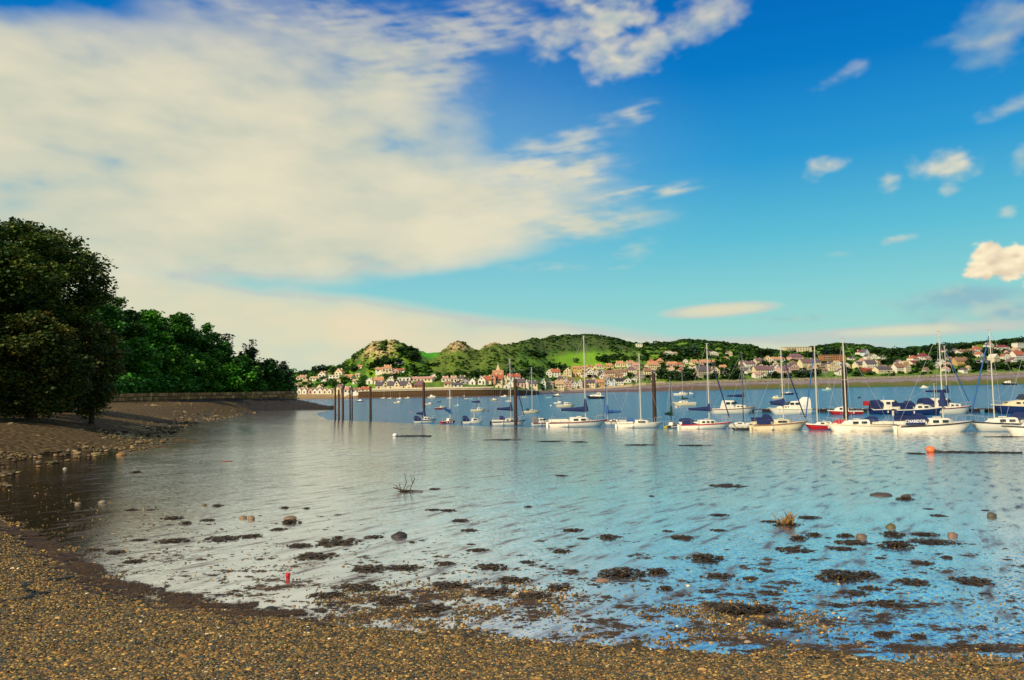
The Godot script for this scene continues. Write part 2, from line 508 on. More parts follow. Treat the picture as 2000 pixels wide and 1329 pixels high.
func build_ground() -> void:
	var nr := 300
	var nc := 300
	var pos := []
	var side := PackedFloat32Array()
	var hgt := PackedFloat32Array()
	var pts := PackedVector2Array()
	for i in nr + 1:
		var rr := 2.0 * pow(330.0 / 2.0, float(i) / nr)
		for k in nc + 1:
			var a := lerpf(-1.25, 1.25, float(k) / nc)
			var x := sin(a) * rr
			var d := cos(a) * rr
			var sb := beach_side(x, d)
			pts.append(Vector2(x, d)); side.append(sb)
			hgt.append(base_h(x, d, sb))
	var sheets := [["mud_flat", "wet_mud", -1e9], ["shingle_beach", "shingle_bed", -1.2], ["left_shore", "shore_gravel", -2.5]]
	for s in sheets.size():
		var st := new_st()
		var idx := {}
		st.set_smooth_group(0)
		for i in nr:
			for k in nc:
				var q := [i * (nc + 1) + k, i * (nc + 1) + k + 1, (i + 1) * (nc + 1) + k + 1, (i + 1) * (nc + 1) + k]
				var c := pts[q[0]]
				if s == 0 and side[q[0]] > 3.0:
					continue
				if s == 0 and hgt[q[0]] < -1.5:
					continue
				var west := c.x < -18.5 and c.y > 25.5
				if s == 1 and (side[q[0]] < -1.6 or west):
					continue
				if s == 2 and (side[q[0]] < -9.0 or not (c.x < -18.0 and c.y > 25.0)):
					continue
				for j in [0, 1, 2, 0, 2, 3]:
					idx[st] = 1
					var n: int = q[j]
					var p := pts[n]
					var h := hgt[n]
					if s == 0:
						var u := p.x * 0.56 + p.y * 0.83
						var v := p.x * 0.83 - p.y * 0.56
						h += 0.004 * n1.get_noise_2d(u * 0.35, v * 1.3) * clampf(p.y * 0.06, 0.5, 2.5)
						if p.y > 60.0:
							h = maxf(h, -1.6)
						st.set_uv(Vector2(u / 40.0, v / 9.0))
						var br := smoothstep(-7.5, -3.0, side[n] + 2.0 * n1.get_noise_2d(p.x * 0.25, p.y * 0.2)) * smoothstep(-6.5, -11.0, p.x) * smoothstep(120.0, 70.0, p.y)
						st.set_color(Color(1, 1, 1).lerp(Color(0.36, 0.24, 0.11), br * 0.9))
					elif s == 1:
						var e := 0.045 * n1.get_noise_2d(p.x * 0.8, p.y * 0.8) + 0.03 * n2.get_noise_2d(p.x * 2.6, p.y * 2.6)
						h += clampf(side[n] * 0.10 + e, -0.08, 0.05) + e * 0.4
					else:
						var e2 := 0.35 * n1.get_noise_2d(p.x * 0.09, p.y * 0.06) + 0.12 * n2.get_noise_2d(p.x * 0.4, p.y * 0.4)
						h += clampf(side[n] * 0.03 + e2 * 0.35, -0.2, 0.12) + e2 * 0.3
					st.add_vertex(Vector3(p.x, h, -p.y))
		st.index()
		st.generate_normals()
		if s == 0:
			st.generate_tangents()
		setting(sheets[s][0], st.commit(), mats[sheets[s][1]])
	var wst := new_st()
	wst.set_smooth_group(-1)
	quad(wst, Vector3(-2500, 0, -15), Vector3(-2500, 0, -4200), Vector3(4200, 0, -4200), Vector3(4200, 0, -15))
	setting("water", done(wst), mats.estuary_water)

# ---------- far shore and hills ----------
# column, waterline distance, shore crest (row, distance), town top (row, distance), ridge (row, distance)
var far_t := [
	[300, 640, 766, 660, 752, 720, 742, 800], [480, 620, 767, 640, 752, 700, 737, 800], [560, 605, 768, 622, 750, 700, 731, 800], [620, 600, 768.5, 617, 745, 690, 724, 800], [655, 597, 768, 613, 741, 690, 716, 800], [680, 593, 767.5, 600, 737, 685, 704, 790], [700, 590, 766.5, 596, 735, 680, 688, 780], [715, 588, 766, 594, 735, 676, 677, 770], [730, 586, 766, 592, 735, 674, 669, 762], [745, 584, 766, 590, 735, 672, 666.5, 760], [765, 581, 765.5, 587, 734, 670, 666, 760], [785, 578, 765, 584, 733, 670, 670, 765], [802, 575, 764.5, 581, 733, 670, 679, 775], [818, 572, 764.5, 578, 734, 672, 686, 790], [840, 569, 764, 575, 734, 672, 691, 830], [858, 566, 763.5, 572, 733, 672, 690, 850],
	[870, 564, 763.5, 570, 733, 672, 682, 858], [882, 562, 763, 568, 733, 674, 672, 862], [895, 561, 763, 567, 733, 676, 668, 866], [908, 560, 763, 566, 733, 678, 671, 872], [922, 560, 763, 566, 733, 680, 681, 885], [936, 560, 763, 566, 733, 684, 686, 900], [950, 561, 762.5, 567, 733, 690, 676, 920], [966, 563, 762.5, 569, 733, 696, 671.5, 940], [985, 567, 762.5, 573, 734, 705, 675, 980], [1008, 574, 763, 580, 735, 720, 674, 1100], [1022, 590, 764, 600, 735, 740, 668, 1200], [1045, 640, 765, 660, 737, 780, 664, 1300],
	[1062, 700, 766, 722, 737, 830, 664.5, 1380], [1080, 760, 766, 785, 737, 890, 658, 1450], [1120, 815, 763.5, 842, 733, 960, 657, 1500], [1160, 850, 761, 880, 728, 1000, 655.5, 1550], [1200, 868, 758.5, 900, 720, 1030, 663, 1520], [1240, 880, 755.5, 915, 714, 1050, 674, 1480], [1265, 890, 753, 926, 712, 1080, 675.5, 1480], [1300, 900, 750, 938, 711, 1100, 673, 1500], [1345, 905, 747.5, 944, 710, 1110, 666, 1550], [1400, 910, 745.5, 950, 711, 1110, 670.5, 1540], [1460, 922, 743.5, 962, 712, 1110, 676, 1500], [1500, 932, 742.5, 972, 714, 1110, 686, 1450],
	[1530, 938, 742, 978, 708, 1150, 687, 1400], [1560, 944, 741, 985, 702, 1200, 686, 1450], [1600, 952, 740, 995, 698, 1260, 679, 1750], [1640, 962, 739.5, 1005, 698, 1280, 674, 1900], [1690, 975, 738.5, 1018, 700, 1250, 677, 1900], [1720, 985, 738, 1028, 702, 1220, 683, 1750], [1750, 992, 737, 1036, 702, 1210, 684.5, 1450], [1800, 1005, 735.5, 1050, 698, 1220, 680, 1380], [1850, 1030, 733.5, 1075, 694, 1240, 676, 1390], [1900, 1058, 731.5, 1105, 690, 1260, 673, 1400], [1950, 1090, 729.5, 1135, 686, 1290, 668, 1430], [2000, 1120, 727.5, 1170, 682, 1320, 663, 1460], [2150, 1180, 724, 1230, 674, 1400, 655, 1550], [2400, 1260, 718, 1310, 664, 1480, 645, 1650], [2700, 1350, 716, 1400, 664, 1560, 648, 1750]]

func far_col(px: float) -> PackedFloat32Array:   # Dw, hb, Db, hc, Dc, hr, Dr
	var i := 0
	while i < far_t.size() - 2 and px > far_t[i + 1][0]:
		i += 1
	var a: Array = far_t[i]
	var b: Array = far_t[i + 1]
	var t := clampf((px - a[0]) / (b[0] - a[0]), 0.0, 1.0)
	var ts := t * t * (3.0 - 2.0 * t)
	var r := PackedFloat32Array()
	r.append(lerpf(a[1], b[1], t))
	for k in [2, 4, 6]:
		var d := lerpf(a[k + 1], b[k + 1], t)
		r.append(P(px, lerpf(a[k], b[k], ts if k == 6 else t), d).y)
		r.append(d)
	return r

func far_h(px: float, d: float, c: PackedFloat32Array) -> float:
	var h := 0.0
	if d < c[0]:
		return (d - c[0]) * 0.05
	if d < c[2]:
		h = c[1] * (d - c[0]) / (c[2] - c[0])
	elif d < c[4]:
		h = lerpf(c[1], c[3], (d - c[2]) / (c[4] - c[2]))
	elif d < c[6]:
		var t := (d - c[4]) / (c[6] - c[4])
		h = lerpf(c[3], c[5], lerpf(t, sin(t * PI * 0.5), 0.75))
		h += (n1.get_noise_2d(px * 0.035, d * 0.02) * 2.4 + n2.get_noise_2d(px * 0.14, d * 0.06) * 0.9) * smoothstep(0.0, 0.4, t) * clampf(d / 1000.0, 0.6, 1.4)
	else:
		var t2 := clampf((d - c[6]) / (c[6] * 0.45), 0.0, 1.0)
		h = c[5] * (1.0 - t2 * t2) + (n1.get_noise_2d(px * 0.035, d * 0.02) * 2.4 + n2.get_noise_2d(px * 0.14, d * 0.06) * 0.9) * clampf(d / 1000.0, 0.6, 1.4) * (1.0 - t2)
	return h

func far_hit(px: float, py: float) -> Vector3:   # where a line of sight meets the far land
	var c := far_col(px)
	var r := ray(px, py)
	var d := c[2] - 4.0
	while d < c[6] * 1.02:
		if EYE + r.y * d < far_h(px, d, c):
			break
		d += 4.0
	return Vector3(r.x * d, far_h(px, d, c), -d)

func hill_colour(px: float, d: float, c: PackedFloat32Array, h: float) -> Color:
	var t := clampf((d - c[4]) / (c[6] - c[4]), 0.0, 1.0)
	var a := n1.get_noise_2d(px * 0.03, d * 0.011)
	var b := n2.get_noise_2d(px * 0.12, d * 0.05)
	var g := Color(0.045, 0.105, 0.012).lerp(Color(0.13, 0.24, 0.012), clampf(0.42 + a * 1.1 + b * 0.35, 0.0, 1.0))
	g = g.lerp(Color(0.15, 0.125, 0.03), clampf(b * 1.2 - 0.15 + a * 0.3, 0.0, 0.6))
	if px > 820 and px < 1010 and t > 0.02:
		g = g.lerp(Color(0.066, 0.10, 0.016).lerp(Color(0.105, 0.10, 0.022), clampf(0.5 + b * 1.6, 0.0, 1.0)), 0.55 * smoothstep(820.0, 860.0, px))
	# bright pastures
	g = g.lerp(Color(0.15, 0.30, 0.012), 0.85 * smoothstep(1.0, 0.55, Vector2((px - 1140.0) / 80.0, (t - 0.16) / 0.17).length()))
	g = g.lerp(Color(0.05, 0.26, 0.012), 0.9 * smoothstep(1.0, 0.6, Vector2((px - 838.0) / 24.0, (t - 0.78) / 0.3).length()))
	g = g.lerp(Color(0.10, 0.21, 0.015), 0.7 * smoothstep(1.0, 0.5, Vector2((px - 1060.0) / 50.0, (t - 0.12) / 0.16).length()))
	g = g.lerp(Color(0.18, 0.15, 0.05), 0.6 * smoothstep(1.0, 0.5, Vector2((px - 1330.0) / 46.0, (t - 0.9) / 0.25).length()))
	g = g.lerp(Color(0.30, 0.24, 0.03), 0.7 * smoothstep(1.0, 0.4, Vector2((px - 1135.0) / 45.0, (t - 0.02) / 0.08).length()))
	g = g.lerp(Color(0.030, 0.058, 0.014).lerp(Color(0.06, 0.075, 0.02), clampf(0.5 + b * 1.5, 0.0, 1.0)), 0.85 * smoothstep(1000.0, 1040.0, px) * smoothstep(1260.0, 1230.0, px) * smoothstep(0.26, 0.40, t + a * 0.12))
	if px < 735.0 and d < c[4]:
		g = g.lerp(Color(0.075, 0.21, 0.018), 0.75 * smoothstep(735.0, 715.0, px))
	# bare rock on the knolls
	var rock := n2.get_noise_2d(px * 0.20, d * 0.12) + 0.6 * n1.get_noise_2d(px * 0.09, d * 0.09)
	var w := maxf(smoothstep(1.1, 0.3, Vector2((px - 738.0) / 42.0, (t - 0.72) / 0.45).length()), smoothstep(1.0, 0.3, Vector2((px - 893.0) / 30.0, (t - 0.8) / 0.42).length()))
	w = maxf(w, 0.7 * smoothstep(1.0, 0.3, Vector2((px - 958.0) / 20.0, (t - 0.95) / 0.3).length()))
	g = g.lerp(Color(0.27, 0.24, 0.05), 0.8 * w)
	g = g.lerp(Color(0.50, 0.37, 0.20).lerp(Color(0.36, 0.22, 0.12), clampf(0.5 + b, 0.0, 1.0)), clampf(w * (0.75 + rock * 2.6), 0.0, 1.0))
	if d < c[4] and px > 735.0:
		g = g.lerp(Color(0.06, 0.10, 0.02), 0.4)
	if d < c[2] + 16.0 + a * 10.0 and px > 1030.0 and px < 1300.0:
		g = Color(0.36, 0.27, 0.15)
	return g * 1.85

func build_far_land() -> void:
	var cols := []
	var px := 250.0
	while px < 2700.0:
		cols.append([px, far_col(px)])
		px += 3.0 if px > 540 and px < 2040 else 14.0
	for s in 2:
		var rows := 16 if s == 0 else 96
		var st := new_st()
		st.set_smooth_group(0)
		var v := PackedVector3Array()
		var col := PackedColorArray()
		for cc in cols:
			var c: PackedFloat32Array = cc[1]
			var u: float = ray(cc[0], 764.0 - (cc[0] - 1000.0) * 0.0175).x
			for i in rows + 1:
				var d := 0.0
				var k := Color()
				if s == 0:
					d = lerpf(c[0] - 25.0, c[2] + 0.5, float(i) / rows)
				else:
					var t := float(i) / rows
					d = lerpf(c[2], c[4], t / 0.22) if t < 0.22 else (lerpf(c[4], c[6], (t - 0.22) / 0.63) if t < 0.85 else lerpf(c[6], c[6] * 1.42, (t - 0.85) / 0.15))
				var h := far_h(cc[0], d, c)
				if s == 0:
					var f := (d - c[0]) / (c[2] - c[0])
					var nz := n1.get_noise_2d(cc[0] * 0.02, d * 0.05) * 0.22 + n2.get_noise_2d(cc[0] * 0.09, d * 0.4) * 0.08
					var right := smoothstep(1250.0, 1600.0, cc[0])
					var low := Color(0.14, 0.085, 0.06).lerp(Color(0.13, 0.12, 0.02), right).lerp(Color(0.06, 0.12, 0.015), right * smoothstep(0.3, 0.0, f + nz))
					k = low.lerp(Color(0.24, 0.19, 0.20), smoothstep(0.42, 0.62, f + nz))
					k = k.lerp(Color(0.10, 0.075, 0.055), smoothstep(0.86, 0.95, f + nz * 0.3))
					if cc[0] < 700:
						k = Color(0.20, 0.12, 0.05).lerp(Color(0.36, 0.27, 0.14), clampf(f + nz * 2.0, 0.0, 1.0))
				else:
					k = hill_colour(cc[0], d, c, h)
				v.append(Vector3(u * d, h, -d))
				col.append(k)
		var n := rows + 1
		for a in cols.size() - 1:
			for i in rows:
				for q in [a * n + i, a * n + i + 1, (a + 1) * n + i + 1, a * n + i, (a + 1) * n + i + 1, (a + 1) * n + i]:
					st.set_color(col[q])
					st.add_vertex(v[q])
		st.index()
		st.generate_normals()
		setting(["far_foreshore", "hills"][s], st.commit(), mats[["foreshore", "hill"][s]])

func build_quay() -> void:
	var rings := []
	var prom := []
	var top := []
	var ps := []
	var px := 700.0
	while px <= 1052.0:
		var c := far_col(px)
		var u: float = ray(px, 766.0).x
		var d := c[0] + 1.0
		var y := c[1] + 0.3
		rings.append([Vector3(u * d, -1.5, -d), Vector3(u * d, y, -d), Vector3(u * (d + 5.0), y, -d - 5.0), Vector3(u * (d + 5.0), -1.5, -d - 5.0)])
		top.append([Vector3(u * (d - 0.5), y + 0.003, -d + 0.5), Vector3(u * (d - 0.5), y + 0.55, -d + 0.5), Vector3(u * (d + 2.0), y + 0.55, -d - 2.0), Vector3(u * (d + 2.0), y + 0.003, -d - 2.0)])
		if px < 966.0:
			prom.append([Vector3(u * (d + 3.0), y + 0.56, -d - 3.0), Vector3(u * (d + 3.0), y + 2.3, -d - 3.0), Vector3(u * (d + 4.0), y + 2.3, -d - 4.0), Vector3(u * (d + 4.0), y + 0.56, -d - 4.0)])
		ps.append(Vector3(u * (d - 0.35), y, -d + 0.35))
		px += 8.0
	var q := thing("quay_wall", "long dark timber-faced stone quay wall along the far waterfront", "quay")
	var st := new_st(); loft(st, rings, true, true); part("wall", done(st), mats.quay_timber, q)
	st = new_st(); loft(st, top, true, true); part("coping", done(st), mats.render_wall, q)
	for i in ps.size():
		for k in 2:
			var p: Vector3 = ps[i]
			if k and i + 1 < ps.size():
				p = p.lerp(ps[i + 1], 0.5)
			elif k:
				continue
			part("timber_post", box_mesh(Vector3(0.45, p.y + 1.5, 0.4), Vector3(p.x, (p.y - 1.5) * 0.5, p.z)), mats.quay_timber, q)
	st = new_st(); loft(st, prom, true, true)
	tag(part("promenade_wall", done(st), mats.render_wall, self), "long cream promenade wall above the dark quay", "wall")
	# boulders of the sea defence under the right-hand houses
	var ball := stone_mesh(5, 0.25)
	var xs := []
	var cs := []
	for i in 5200:
		var x := rng.randf_range(1235.0, 2080.0)
		var c := far_col(x)
		var f := rng.randf()
		var d := lerpf(c[2] - 8.0, c[2] + 4.0, f)
		var u: float = ray(x, 745.0).x
		var s := rng.randf_range(0.5, 1.3)
		xs.append(Transform3D(Basis.from_euler(Vector3(rng.randf() * 6, rng.randf() * 6, 0)).scaled(Vector3(s * 1.2, s * 0.8, s)), Vector3(u * d, far_h(x, d, c) + 0.2, -d)))
		var g := rng.randf_range(0.6, 1.25)
		cs.append(Color(0.24 * g, 0.21 * g, 0.13 * g))
	var o := scatter("sea_defence_boulders", ball, mats.stone, xs, cs, self)
	o.set_meta("kind", "stuff")
	tag(o, "band of pale boulders along the far right-hand shore", "boulders")

func stone_mesh(sd: int, rough: float) -> ArrayMesh:
	var st := new_st()
	st.set_smooth_group(0)
	var n := FastNoiseLite.new()
	n.seed = sd; n.frequency = 0.9
	var rows := 5
	var cols := 8
	var pt := func(i: int, k: int) -> Vector3:
		var a := PI * i / rows
		var b := TAU * (k % cols) / cols
		var p := Vector3(sin(a) * cos(b), cos(a), sin(a) * sin(b))
		return p * (1.0 + rough * n.get_noise_3dv(p * 1.3) * 2.0)
	for i in rows:
		for k in cols:
			var a: Vector3 = pt.call(i, k)
			var b: Vector3 = pt.call(i, k + 1)
			var c: Vector3 = pt.call(i + 1, k + 1)
			var d: Vector3 = pt.call(i + 1, k)
			if i > 0:
				for p in [a, b, c]: st.add_vertex(p)
			if i < rows - 1:
				for p in [a, c, d]: st.add_vertex(p)
	return done(st)

# ---------- town ----------
var wall_cols := {
	"white": Color(0.78, 0.72, 0.58), "cream": Color(0.74, 0.62, 0.38), "ochre": Color(0.62, 0.40, 0.16), "pink": Color(0.66, 0.42, 0.32), "stone": Color(0.42, 0.37, 0.27), "brick": Color(0.42, 0.17, 0.06), "orange": Color(0.62, 0.30, 0.16), "blue-white": Color(0.62, 0.70, 0.70), "maroon": Color(0.25, 0.06, 0.05), "grey": Color(0.36, 0.35, 0.33)}
var roof_cols := {
	"orange": Color(0.52, 0.25, 0.13), "red": Color(0.40, 0.12, 0.065), "slate": Color(0.11, 0.09, 0.105), "brown": Color(0.25, 0.14, 0.09), "purple": Color(0.19, 0.11, 0.12), "pink": Color(0.50, 0.27, 0.20), "tan": Color(0.48, 0.34, 0.19), "maroon": Color(0.20, 0.045, 0.05), "dark": Color(0.05, 0.045, 0.045), "white": Color(0.66, 0.60, 0.46), "teal": Color(0.16, 0.30, 0.30), "copper": Color(0.58, 0.46, 0.26)}
var rows_say := {
	"prom": "along the far-left promenade", "bank": "on the far-left green bank", "knoll": "below the rocky knoll", "quay": "behind the quay wall", "hotel": "around the pointed spire", "front": "on the middle waterfront", "tier": "one tier above the waterfront", "tiles": "in rows under the pastures", "mid": "among the middle shore trees", "hillside": "high among the hillside trees",
	"villa": "in the slate-roofed middle town", "lower": "low on the right shore", "upper": "high right of the middle", "east": "on the right-hand wooded slope", "crest": "along the right-hand skyline"}

# column, base row, width, height, style (g gable to the front, r ridge along the front, h hipped, f flat), wall, roof, row
var houses := [
	[569, 770, 9, 11, "g", "white", "pink", "prom"], [578, 770, 9, 10, "g", "cream", "brown", "prom"], [587, 770, 9, 11, "g", "white", "pink", "prom"], [597, 770, 10, 10, "g", "white", "tan", "prom"], [607, 770, 9, 11, "g", "pink", "brown", "prom"], [616, 770, 9, 10, "g", "white", "pink", "prom"], [626, 770, 10, 11, "g", "white", "purple", "prom"], [636, 770, 9, 10, "g", "cream", "pink", "prom"], [645, 769, 9, 9, "g", "white", "tan", "prom"], [661, 768, 15, 12, "g", "cream", "tan", "prom"], [679, 768, 15, 13, "h", "white", "pink", "prom"], [697, 767, 18, 8, "r", "white", "brown", "prom"], [715, 767, 18, 10, "r", "cream", "red", "prom"],
	[591, 743, 20, 10, "h", "cream", "pink", "bank"], [583, 753, 14, 6, "h", "cream", "tan", "bank"], [617, 743, 20, 7, "r", "white", "tan", "bank"], [630, 739, 15, 13, "g", "white", "red", "bank"], [663, 738, 16, 18, "g", "cream", "orange", "bank"], [655, 743, 22, 10, "f", "white", "white", "bank"], [681, 743, 20, 10, "r", "cream", "orange", "bank"], [699, 737, 9, 7, "r", "cream", "tan", "bank"],
	[743, 730, 18, 9, "r", "white", "orange", "knoll"], [757, 728, 20, 15, "h", "cream", "orange", "knoll"], [772, 729, 14, 9, "g", "pink", "red", "knoll"], [784, 728, 12, 6, "r", "white", "red", "knoll"], [776, 715, 7, 4, "g", "white", "white", "knoll"], [784, 713, 7, 4, "g", "white", "tan", "knoll"], [704, 722, 10, 6, "r", "cream", "orange", "knoll"],
	[722, 750, 13, 12, "g", "white", "tan", "quay"], [740, 750, 18, 13, "r", "white", "orange", "quay"], [763, 750, 13, 14, "g", "white", "tan", "quay"], [790, 747, 25, 9, "f", "white", "white", "quay"], [826, 746, 48, 9, "r", "cream", "pink", "quay"], [846, 744, 13, 12, "g", "white", "white", "quay"],
	[741, 763, 13, 17, "r", "cream", "slate", "quay"], [753, 763, 12, 19, "g", "cream", "slate", "quay"], [765, 763, 13, 17, "r", "cream", "slate", "quay"], [777, 763, 12, 19, "g", "cream", "slate", "quay"], [789, 763, 13, 17, "r", "cream", "slate", "quay"], [801, 763, 12, 18, "g", "cream", "purple", "quay"], [820, 762, 24, 18, "h", "brick", "purple", "quay"],
	[870, 746, 15, 11, "h", "white", "pink", "quay"], [886, 747, 15, 12, "h", "white", "pink", "quay"], [903, 747, 14, 13, "h", "cream", "slate", "quay"], [876, 756, 15, 10, "r", "cream", "brown", "quay"], [894, 757, 18, 9, "r", "white", "slate", "quay"], [911, 751, 17, 10, "g", "grey", "dark", "quay"], [924, 752, 12, 13, "g", "white", "dark", "quay"],
	[942, 752, 15, 17, "g", "white", "brown", "hotel"], [953, 752, 13, 17, "r", "cream", "red", "hotel"], [962, 752, 12, 24, "g", "orange", "orange", "hotel"], [974, 752, 15, 20, "r", "cream", "red", "hotel"], [984, 752, 12, 18, "g", "cream", "red", "hotel"], [1003, 744, 24, 13, "r", "white", "red", "hotel"], [998, 756, 13, 13, "g", "white", "teal", "hotel"], [975, 758, 14, 8, "g", "cream", "tan", "hotel"], [989, 759, 12, 9, "g", "white", "tan", "hotel"],
	[1017, 756, 17, 16, "r", "pink", "slate", "front"], [1026, 757, 13, 14, "g", "white", "slate", "front"], [1040, 757, 20, 12, "r", "cream", "slate", "front"], [1061, 756, 9, 15, "g", "white", "teal", "front"], [1074, 758, 12, 12, "g", "stone", "brown", "front"], [1092, 760, 17, 15, "r", "cream", "tan", "front"], [1109, 758, 13, 13, "g", "pink", "pink", "front"], [1121, 758, 10, 13, "g", "white", "slate", "front"], [1132, 757, 10, 15, "g", "white", "teal", "front"], [1141, 757, 9, 13, "g", "maroon", "slate", "front"], [1153, 756, 18, 13, "r", "cream", "slate", "front"], [1160, 756, 9, 12, "g", "white", "tan", "front"], [1171, 755, 16, 12, "r", "ochre", "orange", "front"], [1188, 754, 9, 12, "g", "blue-white", "slate", "front"], [1197, 754, 8, 12, "g", "blue-white", "slate", "front"], [1208, 752, 16, 12, "r", "white", "dark", "front"], [1225, 748, 13, 9, "g", "white", "dark", "front"], [1237, 747, 12, 9, "g", "white", "dark", "front"], [1250, 742, 14, 16, "g", "stone", "brown", "front"],
	[1072, 736, 11, 13, "g", "white", "tan", "tier"], [1084, 735, 18, 13, "r", "white", "red", "tier"], [1108, 734, 15, 15, "g", "cream", "brown", "tier"], [1119, 735, 13, 10, "g", "ochre", "tan", "tier"], [1129, 735, 12, 9, "g", "cream", "brown", "tier"], [1152, 736, 18, 14, "g", "white", "slate", "tier"], [1164, 735, 12, 12, "g", "white", "brown", "tier"], [1174, 733, 13, 10, "g", "blue-white", "slate", "tier"], [1190, 736, 20, 12, "r", "cream", "brown", "tier"], [1199, 735, 10, 13, "g", "cream", "pink", "tier"], [1213, 734, 22, 11, "r", "white", "brown", "tier"], [1221, 733, 9, 12, "g", "cream", "tan", "tier"], [1233, 731, 20, 14, "h", "cream", "purple", "tier"],
	[1126, 724, 20, 8, "h", "ochre", "orange", "tiles"], [1141, 722, 12, 6, "r", "pink", "orange", "tiles"], [1152, 721, 15, 7, "h", "cream", "red", "tiles"], [1170, 720, 16, 9, "h", "cream", "orange", "tiles"], [1190, 719, 17, 9, "h", "ochre", "orange", "tiles"], [1211, 717, 19, 11, "h", "cream", "orange", "tiles"], [1232, 716, 20, 11, "h", "white", "orange", "tiles"], [1275, 721, 26, 15, "h", "cream", "orange", "tiles"], [1289, 712, 12, 11, "h", "ochre", "orange", "tiles"], [1272, 711, 11, 9, "h", "orange", "red", "tiles"], [1312, 718, 18, 10, "r", "pink", "orange", "tiles"], [1328, 717, 15, 9, "h", "cream", "red", "tiles"], [1339, 711, 9, 8, "g", "white", "white", "tiles"], [1357, 713, 17, 10, "h", "cream", "orange", "tiles"], [1374, 713, 18, 10, "h", "pink", "orange", "tiles"], [1389, 712, 13, 8, "r", "cream", "orange", "tiles"], [1333, 727, 13, 9, "g", "pink", "red", "tiles"], [1346, 724, 13, 8, "g", "white", "orange", "tiles"], [1358, 722, 12, 7, "g", "white", "red", "tiles"],
	[1290, 738, 20, 10, "r", "white", "dark", "mid"], [1319, 736, 16, 12, "h", "white", "dark", "mid"], [1264, 733, 14, 12, "r", "cream", "brown", "mid"], [1374, 737, 26, 21, "r", "stone", "slate", "mid"], [1396, 733, 16, 15, "g", "cream", "brown", "mid"], [1421, 735, 16, 13, "h", "grey", "slate", "mid"], [1412, 722, 12, 8, "r", "cream", "orange", "mid"],
	[1306, 694, 18, 8, "g", "white", "tan", "hillside"], [1316, 694, 12, 5, "r", "white", "tan", "hillside"], [1362, 697, 18, 6, "h", "orange", "red", "hillside"], [1391, 695, 20, 8, "g", "white", "brown", "hillside"], [1248, 678, 12, 6, "f", "white", "white", "hillside"], [1424, 694, 10, 8, "g", "cream", "brown", "hillside"], [1418, 705, 10, 7, "g", "cream", "orange", "hillside"],
	[1449, 728, 12, 16, "g", "stone", "purple", "villa"], [1463, 718, 21, 11, "r", "white", "purple", "villa"], [1461, 732, 9, 13, "g", "white", "slate", "villa"], [1470, 732, 9, 13, "g", "white", "slate", "villa"], [1484, 733, 25, 18, "r", "cream", "purple", "villa"], [1481, 712, 14, 11, "r", "cream", "purple", "villa"], [1500, 710, 12, 14, "g", "cream", "tan", "villa"], [1518, 707, 26, 9, "r", "white", "orange", "villa"], [1503, 731, 14, 15, "r", "white", "purple", "villa"], [1516, 729, 15, 16, "g", "white", "slate", "villa"], [1530, 732, 18, 16, "r", "pink", "purple", "villa"], [1547, 727, 22, 16, "g", "pink", "slate", "villa"], [1554, 704, 30, 12, "h", "pink", "purple", "villa"], [1577, 719, 34, 17, "r", "cream", "purple", "villa"], [1574, 731, 20, 8, "r", "white", "dark", "villa"], [1593, 715, 16, 12, "r", "cream", "slate", "villa"], [1556, 688, 58, 9, "f", "cream", "tan", "upper"],
	[1626, 708, 48, 14, "f", "brick", "brown", "upper"], [1622, 717, 14, 10, "g", "cream", "slate", "lower"], [1635, 717, 14, 11, "g", "white", "tan", "lower"], [1624, 725, 14, 11, "g", "cream", "tan", "lower"], [1633, 724, 11, 9, "g", "cream", "pink", "lower"], [1641, 733, 15, 12, "g", "white", "purple", "lower"], [1651, 720, 13, 11, "g", "white", "slate", "lower"], [1608, 728, 14, 8, "r", "stone", "brown", "lower"], [1678, 720, 19, 13, "r", "cream", "slate", "lower"], [1699, 721, 22, 17, "r", "white", "slate", "lower"], [1694, 727, 22, 8, "r", "maroon", "red", "lower"], [1724, 729, 36, 12, "r", "cream", "slate", "lower"], [1755, 728, 20, 17, "r", "white", "brown", "lower"], [1770, 728, 15, 19, "g", "cream", "brown", "lower"],
	[1682, 694, 15, 10, "h", "white", "maroon", "upper"], [1690, 697, 12, 14, "g", "blue-white", "slate", "upper"], [1694, 702, 10, 9, "g", "white", "slate", "upper"], [1705, 701, 13, 9, "g", "white", "brown", "upper"], [1722, 702, 12, 6, "r", "white", "slate", "upper"], [1663, 703, 12, 5, "r", "white", "slate", "upper"],
	[1784, 707, 18, 12, "h", "white", "red", "east"], [1803, 704, 22, 13, "h", "white", "maroon", "east"], [1785, 715, 20, 10, "r", "cream", "maroon", "east"], [1812, 706, 13, 7, "r", "white", "brown", "east"], [1838, 714, 14, 12, "g", "white", "slate", "east"], [1824, 718, 14, 7, "g", "white", "dark", "east"], [1877, 714, 28, 15, "r", "ochre", "brown", "east"], [1887, 693, 36, 9, "r", "white", "brown", "east"], [1908, 690, 16, 13, "h", "white", "red", "east"], [1913, 698, 13, 9, "g", "white", "red", "east"], [1912, 712, 14, 8, "g", "white", "slate", "east"], [1922, 711, 14, 9, "r", "blue-white", "slate", "east"], [1942, 709, 19, 16, "g", "cream", "white", "east"], [1863, 690, 14, 8, "g", "grey", "slate", "east"], [1963, 703, 17, 11, "g", "white", "red", "east"], [1988, 705, 30, 18, "r", "white", "red", "east"], [1957, 684, 26, 9, "h", "white", "maroon", "crest"], [1991, 682, 24, 11, "f", "white", "white", "crest"], [1932, 681, 15, 10, "g", "white", "brown", "crest"], [1845, 690, 12, 8, "g", "white", "maroon", "east"], [2022, 700, 26, 16, "h", "white", "red", "east"]]

func tinted(called: String, base: Color, rough: float) -> StandardMaterial3D:
	return mat(called, base, rough, 0.3)

